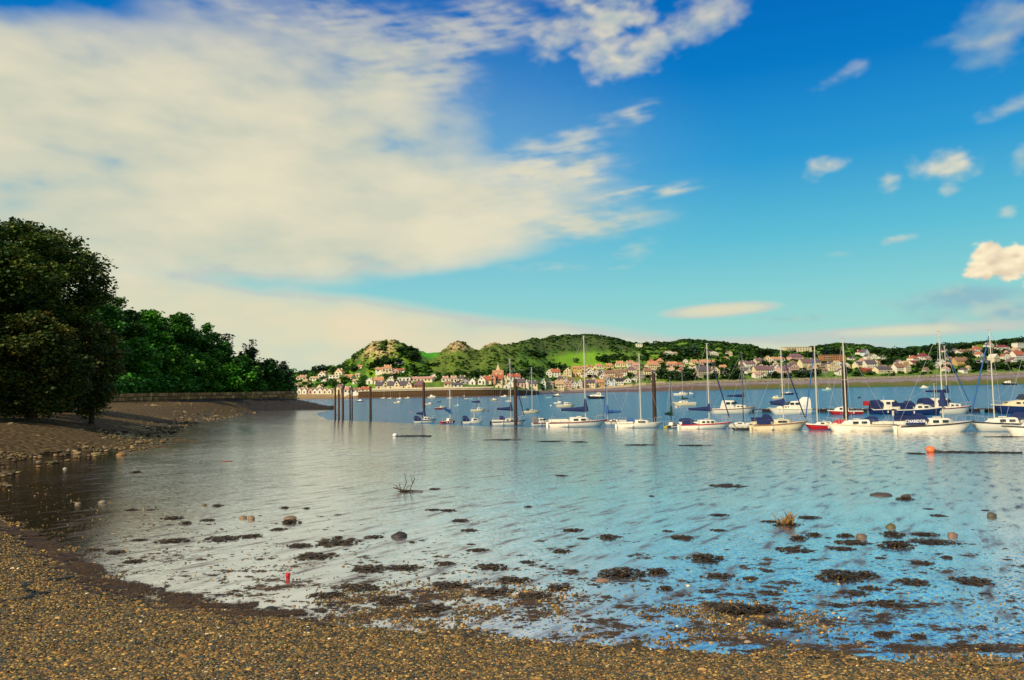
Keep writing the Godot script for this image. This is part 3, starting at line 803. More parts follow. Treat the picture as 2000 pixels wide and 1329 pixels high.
func roof_mesh(w: float, h: float, dp: float, style: String) -> ArrayMesh:
	var st := new_st()
	st.set_smooth_group(-1)
	var o := 0.35
	if style == "f":
		box(st, Vector3(0, h * 0.5, 0), Vector3(w + 0.5, h, dp + 0.5))
		return done(st)
	if style == "h":
		var a := w * 0.5 + o
		var b := dp * 0.5 + o
		var r := maxf(a - b, a * 0.18)
		var p := [Vector3(-a, 0, b), Vector3(a, 0, b), Vector3(a, 0, -b), Vector3(-a, 0, -b), Vector3(-r, h, 0), Vector3(r, h, 0)]
		quad(st, p[0], p[4], p[5], p[1]); quad(st, p[2], p[5], p[4], p[3])
		for t in [[1, 5, 2], [3, 4, 0]]:
			for i in t: st.add_vertex(p[i])
		quad(st, p[3], p[0], p[1], p[2])
		return done(st)
	var across := w if style == "g" else dp
	var along := dp if style == "g" else w
	for s in [-1.0, 1.0]:
		var e := Vector3(s * (across * 0.5 + o), -h * o / (across * 0.5), 0)
		var top := Vector3(0, h, 0)
		var n := Vector3(s * h, across * 0.5, 0).normalized() * 0.22
		var z := Vector3(0, 0, along * 0.5 + o)
		var v := [e - z, e + z, top + z, top - z, e - z + n, e + z + n, top + z + Vector3(0, n.length() * 1.2, 0), top - z + Vector3(0, n.length() * 1.2, 0)]
		if style == "r":
			for i in 8: v[i] = Vector3(v[i].z, v[i].y, -v[i].x)
		for f in [[4, 7, 6, 5], [0, 1, 2, 3], [0, 4, 5, 1], [1, 5, 6, 2], [3, 7, 4, 0]]:
			if s > 0: quad(st, v[f[0]], v[f[1]], v[f[2]], v[f[3]])
			else: quad(st, v[f[3]], v[f[2]], v[f[1]], v[f[0]])
	return done(st)

func wall_mesh(w: float, hw: float, rh: float, dp: float, style: String) -> ArrayMesh:
	var st := new_st()
	box(st, Vector3(0, (hw - 3.0) * 0.5, 0), Vector3(w, hw + 3.0, dp))
	if style == "g" or style == "r":
		var across := w if style == "g" else dp
		var along := dp if style == "g" else w
		for s in [-1.0, 1.0]:
			var v := [Vector3(-across * 0.5, hw, s * along * 0.5), Vector3(0, hw + rh, s * along * 0.5), Vector3(across * 0.5, hw, s * along * 0.5)]
			if style == "r":
				for i in 3: v[i] = Vector3(v[i].z, v[i].y, -v[i].x)
			for i in ([0, 1, 2] if s > 0 else [2, 1, 0]): st.add_vertex(v[i])
	return done(st)

func build_town() -> void:
	unit_box = box_mesh(Vector3.ONE)
	rng.seed = 77
	for i in 210:
		var z: Array = [[1440, 1990, 0.30, 0.95], [1440, 1990, 0.05, 0.5], [1255, 1430, 0.1, 0.75], [1070, 1250, 0.05, 0.8], [720, 930, 0.1, 0.5], [580, 700, 0.2, 0.8]][[0, 0, 1, 1, 2, 2, 3, 3, 3, 5][rng.randi() % 10]]
		var hx := rng.randf_range(z[0], z[1])
		var f := rng.randf_range(z[2], z[3])
		var hy := lerpf(table(far_t, hx, 2), table(far_t, hx, 4), f) - 1.0
		var ok := true
		for h in houses:
			if absf(h[0] - hx) < (h[2] + 9) * 0.42 and absf(h[1] - hy) < 5.0: ok = false
		if not ok: continue
		var row: String = "knoll" if hx < 930 else ("tier" if hx < 1250 else ("mid" if hx < 1440 else ("villa" if hx < 1600 else ("upper" if hx < 1760 else "east"))))
		houses.append([hx, hy, rng.randf_range(8, 14), rng.randf_range(7, 11), ["g", "r", "g", "h"][rng.randi() % 4], ["white", "white", "cream", "pink", "stone"][rng.randi() % 5], ["slate", "brown", "pink", "purple", "tan"][rng.randi() % 5], row])
	houses.sort_custom(func(a, b): return a[0] < b[0])
	var count := {}
	for h in houses:
		var say := house_says(h)
		count[say] = count.get(say, 0) + 1
	var seen := {}
	for h in houses:
		var say := house_says(h)
		seen[say] = seen.get(say, 0) + 1
		var label := say
		if count[say] > 1:
			label = say.replace(" roof ", " roof, %s from left " % ordinal(seen[say])) if say.contains(" roof ") else say + ", %s from left" % ordinal(seen[say])
		house(h, label)
	# hotel spire
	var p := far_hit(973, 748)
	var t := thing("spire_tower", "pale pointed spire rising behind the red hotel roofs", "spire", p)
	var s := -p.z / F
	part("tower", box_mesh(Vector3(9, 24 * s, 9) * 1.0, Vector3(0, 12 * s, 0)), tinted("wall_orange", wall_cols.orange, 0.85), t)
	var st := new_st()
	var b := 4.6 * s
	for i in 4:
		var a0 := PI * 0.25 + i * PI * 0.5
		st.set_smooth_group(-1)
		for v in [Vector3(cos(a0) * b * 1.4, 22 * s, sin(a0) * b * 1.4), Vector3(0, 37 * s, 0), Vector3(cos(a0 - PI * 0.5) * b * 1.4, 22 * s, sin(a0 - PI * 0.5) * b * 1.4)]: st.add_vertex(v)
	part("roof", done(st), tinted("roof_copper", roof_cols.copper, 0.8), t)
	part("finial", tube_mesh(Vector3(0, 36.5 * s, 0), Vector3(0, 40 * s, 0), 0.2, 0.1, 5), mats.wire, t)

func house_says(h: Array) -> String:
	var style: String = {"g": "gabled", "r": "long", "h": "hipped", "f": "flat-topped"}[h[4]]
	var size := "" if h[2] < 20 else "wide "
	return "%s%s %s house with %s roof %s" % [size, h[5], style, h[6], rows_say[h[7]]]

func house(h: Array, label: String) -> void:
	var p := far_hit(h[0], h[1])
	var s := -p.z / F
	var grow := 1.03 if h[0] > 1050 else 1.0
	var w: float = h[2] * s * grow
	var tot: float = h[3] * s * grow
	var flat: bool = h[4] == "f"
	var hw := tot * (0.9 if flat else (0.55 if h[4] != "h" else 0.5))
	var rh := tot - hw
	var dp := clampf(w * rng.randf_range(0.7, 0.95), 5.0, 11.0)
	var turn := atan2(-p.x, -p.z) * -0.6 + rng.randf_range(-0.2, 0.2)
	var t := thing("house" if h[2] < 46 else "apartment_block", label, "house" if h[2] < 46 else "building", p + Vector3(0, -0.1, 0), turn, "houses " + rows_say[h[7]])
	var wm := tinted("wall_" + str(h[5]), wall_cols[h[5]], 0.85)
	part("wall", wall_mesh(w, hw, rh, dp, h[4]), wm, t)
	var rf := part("roof", roof_mesh(w, rh, dp, h[4]), tinted("roof_" + str(h[6]), roof_cols[h[6]], 0.8), t, Transform3D(Basis.IDENTITY, Vector3(0, hw + 0.02, 0)))
	if not flat:
		for k in (1 if h[2] < 14 else 2):
			var cx := (0.28 if k == 0 else -0.3) * w
			var cz := 0.0 if h[4] == "r" else -dp * 0.2
			if h[4] == "g":
				cx *= 0.8
			part("chimney", box_mesh(Vector3(1.0, rh * 0.8, 0.8), Vector3(cx, rh * (0.85 if h[4] == "r" else 0.65), cz)), wm, rf)
	var storeys := clampi(int(round(hw / 2.7)), 1, 4)
	var bays := clampi(int(w / 2.9), 1, 9)
	var fh := hw / storeys
	for f in storeys:
		for k in bays:
			var x := ((k + 0.5) / bays - 0.5) * w * 0.9
			if f == 0 and k == bays / 2:
				part("door", unit_box, mats.door_paint, t, Transform3D(Basis.from_scale(Vector3(1.1, fh * 0.72, 0.2)), Vector3(x, fh * 0.36, dp * 0.5)))
				continue
			part("window", unit_box, mats.pane, t, Transform3D(Basis.from_scale(Vector3(minf(1.5, w / bays * 0.5), fh * 0.48, 0.18)), Vector3(x, (f + 0.55) * fh, dp * 0.5)))
	if h[4] == "g" and rh > 2.6:
		part("window", unit_box, mats.pane, t, Transform3D(Basis.from_scale(Vector3(1.1, rh * 0.3, 0.18)), Vector3(0, hw + rh * 0.28, dp * 0.5)))
	if h[2] > 46:
		for f in storeys:
			part("balcony", unit_box, mats.render_wall, t, Transform3D(Basis.from_scale(Vector3(w * 0.3, fh * 0.32, 1.2)), Vector3(-w * 0.24, f * fh + fh * 0.2, dp * 0.5 + 0.6)))

# ---------- trees ----------
func leaf_clump(sd: int, n: int, leaf: float, spread: float) -> ArrayMesh:
	var r := RandomNumberGenerator.new()
	r.seed = sd
	var st := new_st()
	st.set_smooth_group(-1)
	for i in n:
		var c := Vector3(r.randfn(), r.randfn() * 0.75, r.randfn()).limit_length(1.7) * spread * 0.55
		var b := Basis.from_euler(Vector3(r.randf_range(-0.9, 0.9), r.randf() * TAU, r.randf_range(-0.9, 0.9)))
		var l := leaf * r.randf_range(0.6, 1.3)
		var u := b.x * l * 0.5
		var v := b.z * l
		quad(st, c - v * 0.5, c + u, c + v * 0.55 + b.y * l * 0.1, c - u)
	return done(st)

func merged(clump: ArrayMesh, xs: Array, cs: Array) -> ArrayMesh:
	var a := clump.surface_get_arrays(0)
	var v: PackedVector3Array = a[Mesh.ARRAY_VERTEX]
	var n: PackedVector3Array = a[Mesh.ARRAY_NORMAL]
	var av := PackedVector3Array()
	var an := PackedVector3Array()
	var ac := PackedColorArray()
	var one := PackedColorArray()
	one.resize(v.size())
	for i in xs.size():
		var x: Transform3D = xs[i]
		av.append_array(x * v)
		an.append_array(Transform3D(x.basis.orthonormalized(), Vector3.ZERO) * n)
		one.fill(cs[i])
		ac.append_array(one)
	var out := []
	out.resize(Mesh.ARRAY_MAX)
	out[Mesh.ARRAY_VERTEX] = av
	out[Mesh.ARRAY_NORMAL] = an
	out[Mesh.ARRAY_COLOR] = ac
	var m := ArrayMesh.new()
	m.add_surface_from_arrays(Mesh.PRIMITIVE_TRIANGLES, out)
	return m

# lobes: [centre, radii]; clumps spread through their outer volume
func crown(parent: Node3D, lobes: Array, per_m3: float, size: float, tones: Array, clump: Mesh, gap := 0.0) -> void:
	var xs := []
	var cs := []
	for lb in lobes:
		var c: Vector3 = lb[0]
		var r: Vector3 = lb[1]
		var cnt := int(per_m3 * 4.2 * pow(r.x * r.y * r.z, 0.7))
		for i in cnt:
			var d := Vector3(rng.randfn(), rng.randfn(), rng.randfn()).normalized()
			var rad := pow(rng.randf(), 0.30)
			rad *= 0.88 + 0.7 * n1.get_noise_3dv(c * 0.7 + d * 1.5)
			var p := c + d * r * rad
			if gap > 0.0 and n2.get_noise_3dv(p * 0.45) > 0.42 - gap:
				continue
			var s := size * rng.randf_range(0.65, 1.35)
			xs.append(Transform3D(Basis.from_euler(Vector3(rng.randf_range(-0.5, 0.5), rng.randf() * TAU, rng.randf_range(-0.5, 0.5))).scaled(Vector3(s, s * 0.85, s)), p))
			var k: Color = tones[rng.randi() % tones.size()]
			cs.append(k * rng.randf_range(0.75, 1.25))
	part("crown", merged(clump, xs, cs), mats.leaf, parent)

func limbs(parent: Node3D, foot: Vector3, lobes: Array, r: float, split: float) -> void:
	var st := new_st()
	var mid := Vector3.ZERO
	for lb in lobes: mid += lb[0]
	mid /= lobes.size()
	var fork := foot.lerp(Vector3(foot.x * 0.7 + mid.x * 0.3, mid.y, foot.z * 0.7 + mid.z * 0.3), split)
	tube(st, foot - Vector3(0, 0.6, 0), foot + Vector3(0, 0.5, 0), r * 1.5, r * 1.05, 9)
	tube(st, foot + Vector3(0, 0.5, 0), fork, r * 1.05, r * 0.75, 9)
	part("trunk", done(st), mats.bark, parent)
	st = new_st()
	for lb in lobes:
		var e: Vector3 = lb[0]
		var k := fork.lerp(e, 0.5) + Vector3(0, 0.4 * r, 0)
		tube(st, fork - Vector3(0, 0.2, 0), k, r * 0.5, r * 0.32, 6)
		tube(st, k, e, r * 0.32, r * 0.12, 5)
	part("limbs", done(st), mats.bark, parent)

# a broadleaf tree drawn between two rows and columns of sight at a distance
func broadleaf(called: String, label: String, px: float, top: float, bottom: float, w: float, d: float, tones: Array, clump: Mesh, size: float, dens: float, group: String, gap := 0.0, nl := 9, skirt := 0.0) -> void:
	var a := P(px, top, d)
	var b := P(px, bottom, d)
	var g := ground(a.x, d)
	var base := Vector3(a.x, g, -d)
	var t := thing(called, label, "tree", base, 0.0, group)
	var hw := w * d / F * 0.5
	var y0 := b.y - g
	var y1 := a.y - g
	var lobes := []
	var cy := (y0 + y1) * 0.5
	var hh := (y1 - y0) * 0.5
	# a solid heart, then many bosses of leaves standing out of it
	lobes.append([Vector3(0, cy, 0), Vector3(hw * 0.58, hh * 0.72, hw * 0.58)])
	if skirt > 0.0:
		lobes.append([Vector3(0, y0 + hh * 0.35, 0), Vector3(hw * 0.74, hh * 0.42, hw * 0.74)])
	var bosses := nl * 3
	for i in bosses:
		var az := i * 2.39996 + rng.randf() * 0.7
		var f := 1.0 - 2.0 * (i + 0.5) / bosses
		var wide := sqrt(maxf(0.0, 1.0 - f * f))
		if f < 0.0: wide = lerpf(wide, 1.0 - 0.1 * f * f, skirt)
		var q := rng.randf_range(0.60, 0.96)
		var s := rng.randf_range(0.15, 0.36)
		lobes.append([Vector3(cos(az) * wide * hw * q, cy + f * hh * (0.90 - s * 0.5), sin(az) * wide * hw * q), Vector3(hw * s * 1.15, hw * s * 0.6, hw * s * 1.15)])
	limbs(t, Vector3(0, 0, 0), lobes.slice(0, 14), clampf(hw * 0.10, 0.2, 0.9), 0.55)
	crown(t, lobes, dens, size, tones, clump, gap)

func shade_of(t: Array, k: float) -> Array:   # one tree's own leaf tone
	var r := []
	for c in t: r.append(Color(c.r * k, c.g * k, c.b * k).lerp(Color(c.g * 0.35, c.g * 0.7, c.b) * k, rng.randf() * 0.5))
	return r

func build_left_bank() -> void:
	rng.seed = 31
	var near_leaf := leaf_clump(1, 13, 0.20, 0.55)
	var mid_leaf := leaf_clump(2, 12, 0.55, 1.1)
	var olive := [Color(0.040, 0.078, 0.014), Color(0.066, 0.106, 0.017), Color(0.13, 0.15, 0.022), Color(0.026, 0.058, 0.014)]
	var bronze := [Color(0.058, 0.076, 0.014), Color(0.13, 0.115, 0.020), Color(0.034, 0.056, 0.012), Color(0.046, 0.080, 0.014)]
	var green := [Color(0.055, 0.25, 0.014), Color(0.075, 0.32, 0.016), Color(0.040, 0.19, 0.014), Color(0.13, 0.36, 0.022)]
	var deep := [Color(0.030, 0.14, 0.016), Color(0.042, 0.18, 0.018), Color(0.070, 0.21, 0.018)]
	var pine := [Color(0.012, 0.030, 0.012), Color(0.018, 0.038, 0.012), Color(0.026, 0.040, 0.012)]
	var gn := "trees on the near left bank"
	broadleaf("evergreen_oak", "tall dark evergreen oak at the left edge, highest tree of the scene", 10, 420, 690, 360, 62, olive, near_leaf, 1.1, 20, gn, 0.34, 15)
	broadleaf("bronze_tree", "rounded bronze-green tree in front of the tall dark oak", 66, 594, 812, 178, 57, bronze, near_leaf, 1.05, 24, gn, 0.14, 11, 0.3)
	broadleaf("bronze_tree", "narrower bronze-green tree overhanging the shore beside the stone wall end", 182, 612, 808, 98, 64, bronze, near_leaf, 1.05, 24, gn, 0.1, 9, 0.35)
	broadleaf("evergreen_oak", "dark evergreen tree cut off by the left picture edge", -170, 500, 830, 260, 52, olive, near_leaf, 1.2, 12, gn, 0.0, 8, 0.3)
	broadleaf("evergreen_oak", "dark evergreen behind the bronze trees, low on the left bank", 112, 600, 798, 190, 80, olive, near_leaf, 1.4, 14, gn, 0.0, 8, 0.4)
	var wood := [[222, 566, 790, 120, 118, 1], [280, 588, 780, 105, 132, 0], [338, 598, 775, 112, 146, 1], [256, 655, 785, 105, 112, 0], [318, 672, 785, 110, 122, 0], [395, 622, 775, 88, 160, 1], [380, 690, 780, 105, 138, 0], [440, 638, 775, 34, 184, 2], [428, 660, 775, 82, 172, 1], [445, 712, 778, 92, 150, 0], [488, 655, 772, 44, 204, 2], [470, 690, 772, 76, 190, 1], [520, 698, 770, 58, 212, 1], [505, 728, 775, 70, 180, 0], [546, 702, 768, 46, 222, 2], [563, 716, 768, 32, 232, 1], [535, 738, 772, 60, 200, 1], [180, 560, 780, 120, 125, 1], [300, 620, 780, 90, 160, 1], [360, 640, 780, 90, 168, 0]]
	wood.sort_custom(func(a, b): return a[0] < b[0])
	var cnt := [0, 0, 0]
	for w in wood:
		w[4] = 146.0 + (w[0] - 205.0) * 0.218 + 5.0 + (w[4] - 105.0) * 0.0 + rng.randf_range(0.0, 9.0) + (12.0 if w[1] < 650 else 0.0)
		w[2] = 792
		cnt[w[5]] += 1
		var kind: String = ["bright green broadleaf tree", "deep green broadleaf tree", "dark pine standing above the others"][w[5]]
		broadleaf(["broadleaf_tree", "broadleaf_tree", "pine_tree"][w[5]], "%s behind the stone wall, %s of its kind from left" % [kind, ordinal(cnt[w[5]])], w[0], w[1], w[2], w[3], w[4], shade_of([green, deep, pine][w[5]], rng.randf_range(0.55, 1.0)), mid_leaf, 1.1, 7.0, "wood behind the stone wall", 0.0 if w[5] < 2 else 0.1, 6, 0.8 if w[5] < 2 else 0.0)
	broadleaf("golden_bush", "small golden bush at the far end of the stone wall", 514, 741, 776, 38, 220, [Color(0.16, 0.14, 0.02), Color(0.10, 0.10, 0.02)], mid_leaf, 0.8, 12.0, "", 0.0, 5)
	# undergrowth that closes the foot of the wood
	var xs := []
	var cs := []
	for i in 5200:
		var f := rng.randf()
		var px := lerpf(150.0, 572.0, f)
		var d := 146.0 + (px - 205.0) * 0.218 + rng.randf_range(2.0, 16.0)
		var x: float = ray(px, 770).x * d
		var g := ground(x, d)
		xs.append(Transform3D(Basis.from_euler(Vector3(0, rng.randf() * TAU, 0)).scaled(Vector3.ONE * rng.randf_range(0.8, 1.5)), Vector3(x, g + rng.randf_range(0.2, 5.0), -d)))
		cs.append(deep[rng.randi() % 3] * rng.randf_range(0.7, 1.3))
	var u := scatter("undergrowth", mid_leaf, mats.leaf, xs, cs, self)
	u.set_meta("kind", "stuff")
	tag(u, "dark leafy undergrowth at the foot of the left wood", "undergrowth")
	build_shore_wall()
	# rubble, shells and dry weed over the left shore
	var rx := []
	var rc := []
	for i in 26000:
		var rd := 28.0 * pow(190.0 / 28.0, rng.randf())
		var x2 := -rng.randf_range(0.30, 0.72) * rd
		var sd := beach_side(x2, rd)
		if sd < -2.5 or sd > 16.0 or rng.randf() > 0.25 + n1.get_noise_2d(x2 * 0.25, rd * 0.12) * 1.3: continue
		var sz := rng.randf_range(0.02, 0.075) * (1.0 + rd * 0.009) * (1.0 if rng.randf() < 0.93 else 2.0)
		rx.append(Transform3D(Basis.from_euler(Vector3(rng.randf_range(-0.4, 0.4), rng.randf() * TAU, 0)).scaled(Vector3(sz * 1.4, sz * 0.6, sz)), Vector3(x2, base_h(x2, rd, sd) + 0.05, -rd)))
		var rk := rng.randf_range(0.5, 1.6)
		rc.append(([Color(0.13, 0.085, 0.03), Color(0.04, 0.028, 0.014), Color(0.20, 0.14, 0.07), Color(0.07, 0.06, 0.02)][rng.randi() % 4]) * rk)
	var rb := scatter("shore_rubble", stone_mesh(77, 0.35), mats.stone, rx, rc, self)
	rb.set_meta("kind", "stuff")
	tag(rb, "brown rubble and weed scraps strewn over the left shore", "rubble")
	# dark weedy bank under the wall, running out as a spit
	var st := new_st()
	st.set_smooth_group(0)
	var line := [[330, 790, 800, 170, 160], [380, 786, 804, 182, 168], [440, 785, 806, 194, 178], [500, 784, 806.5, 207, 188], [545, 782.5, 806.5, 219, 195], [575, 784, 806, 226, 200], [600, 789.5, 804.5, 222, 204], [628, 796.5, 803, 216, 207], [652, 800.5, 802, 211, 209]]
	var rings := []
	for i in range(0, 121):
		var f := i / 120.0 * (line.size() - 1)
		var k := mini(int(f), line.size() - 2)
		var q := []
		for j in 5: q.append(lerpf(line[k][j], line[k + 1][j], f - k))
		var a := P(q[0], q[1], q[3])
		var b := P(q[0], q[2], q[4])
		var ring := [a + Vector3(-2.0, -2.5, -8.0), a + Vector3(-0.6, 0, -1.5)]
		for m in range(0, 9):
			var p := a.lerp(b, m / 8.0)
			p.y += 0.45 * (1.0 - m / 8.0) + 0.25 + 0.5 * sin(m / 8.0 * PI) + 0.55 * n1.get_noise_3dv(p * 0.25) * sin(m / 8.0 * PI) + 0.3 * n2.get_noise_3dv(p * 0.8)
			ring.append(p)
		ring.append(b + Vector3(0.5, -1.5, 3.0))
		rings.append(ring)
	loft(st, rings, false)
	var sm := mat("spit_weed", Color(1, 1, 1), 0.8, 0.4)
	sm.albedo_texture = noise_tex(71, 0.03, 6, [[0.2, Color(0.010, 0.008, 0.005)], [0.6, Color(0.024, 0.018, 0.011)], [0.9, Color(0.06, 0.042, 0.024)]], 0.0, 512)
	sm.uv1_triplanar = true; sm.uv1_world_triplanar = true; sm.uv1_scale = Vector3.ONE * 0.08
	var sp := part("weed_bank", done(st), sm, self)
	sp.set_meta("kind", "structure")

func build_shore_wall() -> void:
	# rough stone wall: courses of separate stones where they can be told apart, on a core
	var wt := thing("stone_wall", "long low sandstone wall in front of the left wood", "wall", Vector3.ZERO)
	var line := [[205, 769.5, 801, 146], [300, 768, 796, 165], [400, 767, 793, 186], [500, 765.5, 790, 207], [577, 763.5, 788, 227]]
	var pts := []
	var n := 64
	for i in n + 1:
		var f := float(i) / n * (line.size() - 1)
		var k := mini(int(f), line.size() - 2)
		var q := []
		for j in 4: q.append(lerpf(line[k][j], line[k + 1][j], f - k))
		var a := P(q[0], q[1], q[3])
		var b := P(q[0], q[2], q[3])
		pts.append([a, b])
	var rings := []
	for p in pts:
		var back := Vector3(-0.9, 0, -0.25)
		rings.append([p[1], p[0], p[0] + back, p[1] + back])
	var st := new_st()
	loft(st, rings, true, true)
	var core := mat("wall_mortar", Color(0.10, 0.07, 0.035), 0.95, 0.2)
	part("core", done(st), core, wt)
	var tones := []
	for i in 5:
		var c: Color = [Color(0.32, 0.17, 0.055), Color(0.38, 0.22, 0.075), Color(0.23, 0.13, 0.05), Color(0.42, 0.27, 0.11), Color(0.18, 0.11, 0.045)][i]
		tones.append(mat("wall_stone_%s" % ["amber", "sand", "umber", "buff", "brown"][i], c, 0.9, 0.3))
	var stone := []
	for i in 4:
		var s2 := new_st()
		var r := RandomNumberGenerator.new()
		r.seed = i + 3
		var v := []
		for k in 8:
			v.append(Vector3((0.5 if k & 1 else -0.5), (0.5 if k & 2 else -0.5), (0.5 if k & 4 else -0.5)) * Vector3(r.randf_range(0.86, 1.0), r.randf_range(0.84, 1.0), r.randf_range(0.8, 1.0)))
		s2.set_smooth_group(-1)
		for f in [[4, 6, 7, 5], [1, 3, 2, 0], [0, 2, 6, 4], [5, 7, 3, 1], [6, 2, 3, 7], [0, 4, 5, 1]]:
			quad(s2, v[f[0]], v[f[1]], v[f[2]], v[f[3]])
		stone.append(done(s2))
	for i in n:
		var a0: Vector3 = pts[i][0]
		var b0: Vector3 = pts[i][1]
		var a1: Vector3 = pts[i + 1][0]
		var b1: Vector3 = pts[i + 1][1]
		var along := (b1 - b0)
		var courses := 4
		for c in courses:
			var f := (c + 0.5) / courses
			var p := b0.lerp(a0, f).lerp(b1.lerp(a1, f), 0.5 + (0.25 if c % 2 else -0.05))
			var hgt := (a0.y - b0.y) / courses
			var bs := Basis.looking_at(Vector3(along.z, 0, -along.x).normalized(), Vector3.UP)
			part("stone", stone[rng.randi() % 4], tones[rng.randi() % 5], wt, Transform3D(bs * Basis.from_scale(Vector3(along.length() * rng.randf_range(0.88, 0.97), hgt * rng.randf_range(0.82, 0.95), 0.5)), p + Vector3(rng.randf_range(0.02, 0.12), 0, 0.05)))

func build_far_trees() -> void:
	rng.seed = 91
	var crowns := []
	for i in 4:
		crowns.append(leaf_clump(20 + i, 110, 0.34, 0.62))
	var trunk := tube_mesh(Vector3(0, -0.4, 0), Vector3(0, 0.9, 0), 0.06, 0.04, 6)
	# column, base row, width, height, tone (0 dark, 1 mid, 2 bright, 3 bluish pine), place
	var list := [
		[588, 735, 16, 10, 0, "a"], [600, 733, 16, 10, 3, "a"], [608, 742, 16, 14, 2, "a"], [616, 733, 18, 18, 3, "a"], [632, 730, 20, 16, 3, "a"], [650, 732, 14, 16, 0, "a"], [662, 724, 9, 10, 3, "a"], [691, 704, 11, 11, 3, "a"],
		[690, 728, 18, 12, 0, "a"], [705, 762, 20, 18, 0, "a"], [650, 758, 20, 18, 1, "a"], [625, 757, 18, 10, 2, "a"], [600, 758, 20, 12, 2, "a"], [672, 748, 18, 12, 2, "a"], [712, 750, 16, 14, 1, "a"],
		[740, 716, 20, 14, 0, "b"], [757, 716, 20, 12, 0, "b"], [775, 712, 18, 12, 0, "b"], [805, 704, 22, 18, 0, "b"], [815, 708, 16, 14, 3, "b"], [728, 722, 16, 12, 0, "b"], [790, 738, 14, 14, 1, "b"], [795, 728, 14, 14, 2, "b"], [780, 690, 16, 10, 0, "b"], [800, 686, 14, 10, 0, "b"], [812, 690, 12, 9, 0, "b"], [875, 738, 18, 10, 1, "b"], [895, 735, 18, 12, 1, "b"], [912, 738, 16, 12, 0, "b"],
		[930, 740, 22, 16, 0, "c"], [945, 737, 18, 13, 1, "c"], [960, 733, 18, 13, 1, "c"], [990, 736, 18, 15, 1, "c"], [1008, 738, 16, 12, 0, "c"], [1025, 738, 22, 18, 0, "c"], [1040, 736, 24, 20, 0, "c"], [1055, 738, 20, 20, 0, "c"], [1095, 727, 22, 16, 0, "c"], [1105, 730, 20, 16, 0, "c"], [1052, 700, 30, 12, 0, "c"], [1125, 709, 12, 9, 1, "c"], [1080, 722, 16, 12, 1, "c"],
		[1176, 708, 22, 16, 0, "d"], [1184, 710, 16, 14, 0, "d"], [1195, 705, 12, 12, 0, "d"], [1205, 704, 14, 12, 0, "d"], [1222, 706, 16, 10, 1, "d"], [1238, 704, 14, 10, 1, "d"], [1175, 738, 12, 10, 0, "d"], [1155, 739, 14, 7, 0, "d"], [1262, 676, 14, 7, 0, "d"], [1284, 676, 16, 10, 0, "d"], [1275, 677, 10, 6, 3, "d"],
		[1295, 741, 24, 22, 0, "e"], [1310, 742, 18, 16, 0, "e"], [1320, 744, 20, 18, 0, "e"], [1335, 744, 24, 22, 0, "e"], [1350, 742, 20, 20, 0, "e"], [1345, 735, 22, 16, 0, "e"], [1357, 697, 20, 22, 3, "e"], [1340, 697, 24, 18, 0, "e"], [1322, 690, 20, 12, 0, "e"], [1300, 703, 24, 12, 0, "e"], [1325, 707, 26, 12, 1, "e"], [1383, 742, 16, 10, 0, "e"], [1396, 741, 14, 14, 0, "e"], [1405, 718, 20, 14, 0, "e"], [1420, 715, 18, 16, 1, "e"], [1430, 742, 28, 28, 0, "e"], [1440, 742, 20, 26, 0, "e"], [1375, 700, 20, 12, 1, "e"],
		[1455, 705, 22, 16, 1, "f"], [1440, 712, 20, 16, 1, "f"], [1493, 716, 14, 12, 0, "f"], [1520, 702, 14, 12, 2, "f"], [1500, 697, 22, 14, 0, "f"], [1485, 697, 22, 14, 0, "f"], [1516, 739, 26, 11, 0, "f"], [1535, 739, 22, 9, 0, "f"], [1560, 738, 24, 14, 0, "f"], [1580, 738, 24, 12, 0, "f"], [1595, 735, 20, 14, 0, "f"], [1540, 695, 18, 8, 1, "f"], [1590, 700, 20, 10, 0, "f"],
		[1615, 696, 22, 16, 3, "g"], [1632, 695, 22, 16, 3, "g"], [1648, 697, 18, 14, 0, "g"], [1660, 698, 16, 14, 2, "g"], [1712, 693, 20, 12, 0, "g"], [1735, 697, 18, 14, 0, "g"], [1750, 700, 24, 20, 0, "g"], [1765, 698, 24, 18, 0, "g"], [1780, 695, 20, 16, 0, "g"], [1740, 712, 20, 12, 0, "g"], [1720, 712, 24, 10, 0, "g"], [1675, 735, 22, 9, 1, "g"], [1700, 733, 20, 7, 1, "g"], [1655, 730, 18, 12, 0, "g"],
		[1808, 688, 14, 12, 3, "h"], [1826, 690, 22, 18, 0, "h"], [1848, 690, 18, 20, 3, "h"], [1862, 686, 16, 12, 0, "h"], [1880, 684, 22, 15, 0, "h"], [1895, 682, 14, 10, 0, "h"], [1800, 722, 20, 16, 0, "h"], [1815, 722, 20, 14, 1, "h"], [1830, 704, 24, 14, 0, "h"], [1897, 718, 18, 18, 0, "h"], [1893, 700, 18, 14, 0, "h"], [1905, 724, 24, 16, 0, "h"], [1925, 722, 22, 14, 0, "h"], [1943, 722, 18, 12, 0, "h"], [1930, 696, 20, 16, 3, "h"], [1950, 700, 16, 18, 0, "h"], [1965, 678, 22, 14, 0, "h"], [1980, 675, 16, 10, 0, "h"], [1996, 673, 16, 14, 3, "h"], [1960, 722, 26, 14, 1, "h"], [1985, 720, 26, 12, 1, "h"], [1856, 702, 18, 14, 0, "h"], [1850, 722, 20, 10, 0, "h"], [2020, 680, 24, 20, 0, "h"]]
	var where := {"a": "above the far-left promenade", "b": "on the knoll slopes", "c": "behind the hotel spire", "d": "under the big hill's pastures", "e": "along the middle shore", "f": "in the slate-roofed middle town", "g": "around the brick apartment block", "h": "on the right-hand wooded slope"}
	var kinds := ["dark round tree", "mid-green tree", "bright green tree", "bluish pine"]
	var tones := [Color(0.022, 0.055, 0.015), Color(0.045, 0.11, 0.016), Color(0.07, 0.18, 0.016), Color(0.022, 0.055, 0.034)]
	list.sort_custom(func(a, b): return a[0] < b[0])
